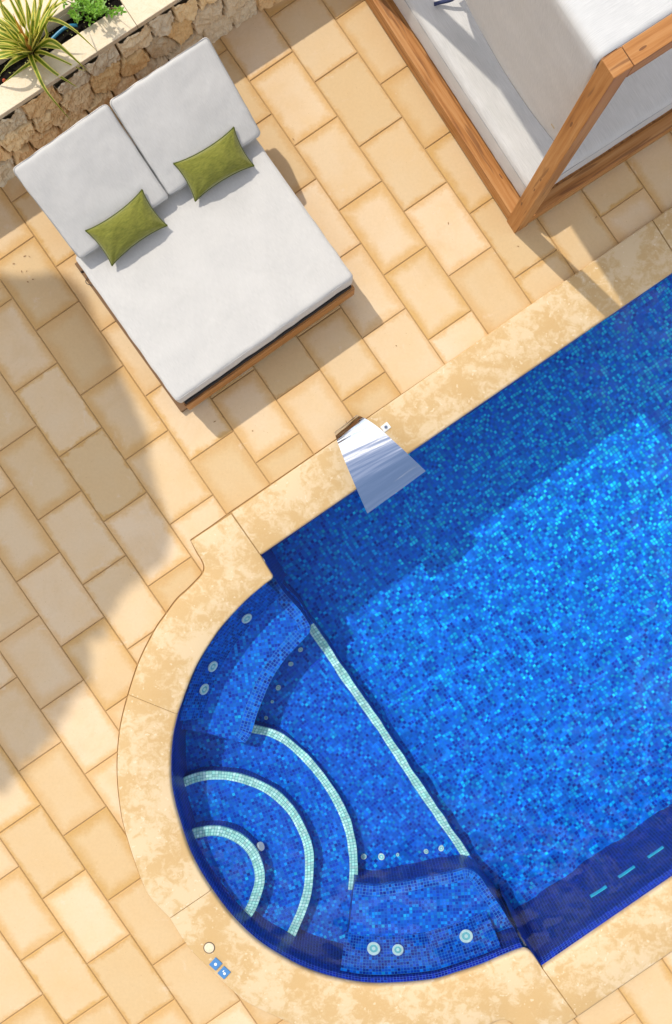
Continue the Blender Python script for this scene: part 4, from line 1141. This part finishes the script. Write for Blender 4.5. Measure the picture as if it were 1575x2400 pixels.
for i, c in enumerate(spec):
    rj = random.Random(i)
    blade(bm, [W(B0[0]+rj.uniform(-3, 3), B0[1]+rj.uniform(-2, 2), .48)]+[W(*q) for q in c], rj.uniform(.034, .046))
for c in ([(62, 95, .85), (45, 65, .95), (30, 30, 1.05)], [(68, 100, .8), (56, 78, .9), (45, 50, 1.0)], [(64, 104, .78), (50, 82, .86), (40, 60, .92)]):
    blade(bm, [W(*B0)]+[W(*q) for q in c], .026, 1)
obj('leaves', bm, [M['yucca'], M['yucca_red']], yc, recalc=False)
bm = bmesh.new(); tube(bm, [W(75, 126, .44), W(74, 125, .50), W(73, 124, .54)], [.020, .022, .014], 10); obj('stem', bm, M['bark'], yc)
sh = thing('leafy_shrub', W(215, 35, .46), 'small bright green leafy shrub growing at the planter corner', 'shrub')
bm = bmesh.new(); bs = bmesh.new(); rv = random.Random(9)
for i in range(52):
    px = rv.gauss(205, 25); py = rv.gauss(10, 20); z = rv.uniform(.50, .72)
    if py > 48: py = rv.uniform(-10, 40)
    c = W(px, py, z); base = W(208+(px-208)*.4, 28+(py-28)*.4, .45)
    tube(bs, [base, base.lerp(c, .6)+Vector((0, 0, .02)), c], [.004, .003, .002], 5)
    tilt = Vector((rv.uniform(-.4, .4), rv.uniform(-.4, .4), 1)).normalized()
    for k in range(10):
        a = k*2.4; t = k/10
        el = 0.15+0.8*t
        d = Vector((math.cos(a)*math.cos(el), math.sin(a)*math.cos(el), math.sin(el)))
        d = (d+tilt*.25-Vector((0, 0, .25))).normalized()
        leaf_quad(bm, c-tilt*(.03*(1-t)), d, (tilt+d*-.2).normalized(), rv.uniform(.026, .044)*(1.1-.5*t), .017, 0, .2)
for i in range(26):
    px = rv.uniform(150, 290); py = rv.uniform(-5, 35)
    c = W(px, py, .48+rv.uniform(0, .08)); a = rv.uniform(0, 6.28)
    leaf_quad(bm, c, Vector((math.cos(a), math.sin(a), .3)).normalized(), Vector((0, 0, 1)), rv.uniform(.02, .04), .014)
obj('foliage', bm, M['shrub'], sh, recalc=False); obj('stems', bs, M['bark'], sh)

# ------------------------------------------------------------------ unseen tree, added and shaped to throw the big shade at the left
HT = 5.3
edge_px = [(-60, 668), (60, 668), (172, 670), (197, 725), (238, 806), (258, 868), (322, 1006), (338, 1110), (378, 1236), (364, 1298), (303, 1340), (242, 1410), (182, 1462), (190, 1540), (132, 1612), (62, 1692), (66, 1735), (-10, 1810), (-120, 1850)]
pl = resample([Vector((a, b, 0)) for a, b in edge_px], 62)
blobs = []
for i, p in enumerate(pl):           # crown lobes following the shade's edge, then the body of the crown
    a = pl[max(0, i-1)]; b = pl[min(len(pl)-1, i+1)]; t = (b-a).normalized(); n = Vector((-t.y, t.x, 0))
    blobs.append((p.x+n.x*50, p.y+n.y*50, 52))
blobs += [(110, 820, 90), (0, 800, 120), (150, 960, 110), (40, 960, 130), (200, 1080, 110), (80, 1120, 140), (240, 1210, 110), (110, 1270, 140), (120, 1400, 100), (20, 1420, 140), (90, 1530, 90), (0, 1600, 120), (-80, 1700, 120), (-80, 900, 140), (-80, 1100, 150), (-80, 1300, 150), (-90, 1500, 150)]
Lsh = 1/math.tan(ELEV)
def under(px, py, z): return G(px, py, 0)-SH*(z*Lsh)+Vector((0, 0, z))
tc_ = under(20, 1200, HT); tr = thing('added_shade_tree', Vector((tc_.x, tc_.y, 0)), 'added out-of-view tree shaped to cast the shade on the left paving', 'tree')
bm = bmesh.new(); bt = bmesh.new(); rt = random.Random(21)
base = Vector((tc_.x, tc_.y, 0)); fork = base+Vector((0.1, 0, 2.6))
tube(bt, [base, base+Vector((.03, .02, 1.2)), fork], [.24, .18, .15], 12)
for (px, py, r) in blobs:
    r *= 1.18
    z = HT+rt.uniform(-.25, .25); c = under(px, py, z); R = r*S
    m = fork.lerp(c, .55)+Vector((rt.uniform(-.2, .2), rt.uniform(-.2, .2), .1))
    if r > 90: tube(bt, [fork, m, c], [.09, .05, .015], 7)
    for k in range(int(R*R*PI*7.5/.0036)):
        v = Vector((rt.gauss(0, 1), rt.gauss(0, 1), rt.gauss(0, 1))).normalized()*R*rt.random()**.4
        d = Vector((rt.gauss(0, 1), rt.gauss(0, 1), rt.gauss(0, .6))).normalized()
        n = (Vector((rt.gauss(0, .5), rt.gauss(0, .5), 1))-sd*0.6).normalized()
        d = (d-n*d.dot(n)).normalized(); x = d.cross(n)
        a = c+v-d*.045; q = [a, a+d*.04+x*.026, a+d*.10, a+d*.04-x*.026]
        bm.faces.new([bm.verts.new(p) for p in q])
obj('crown', bm, M['green'], tr, recalc=False); obj('trunk', bt, M['bark'], tr)
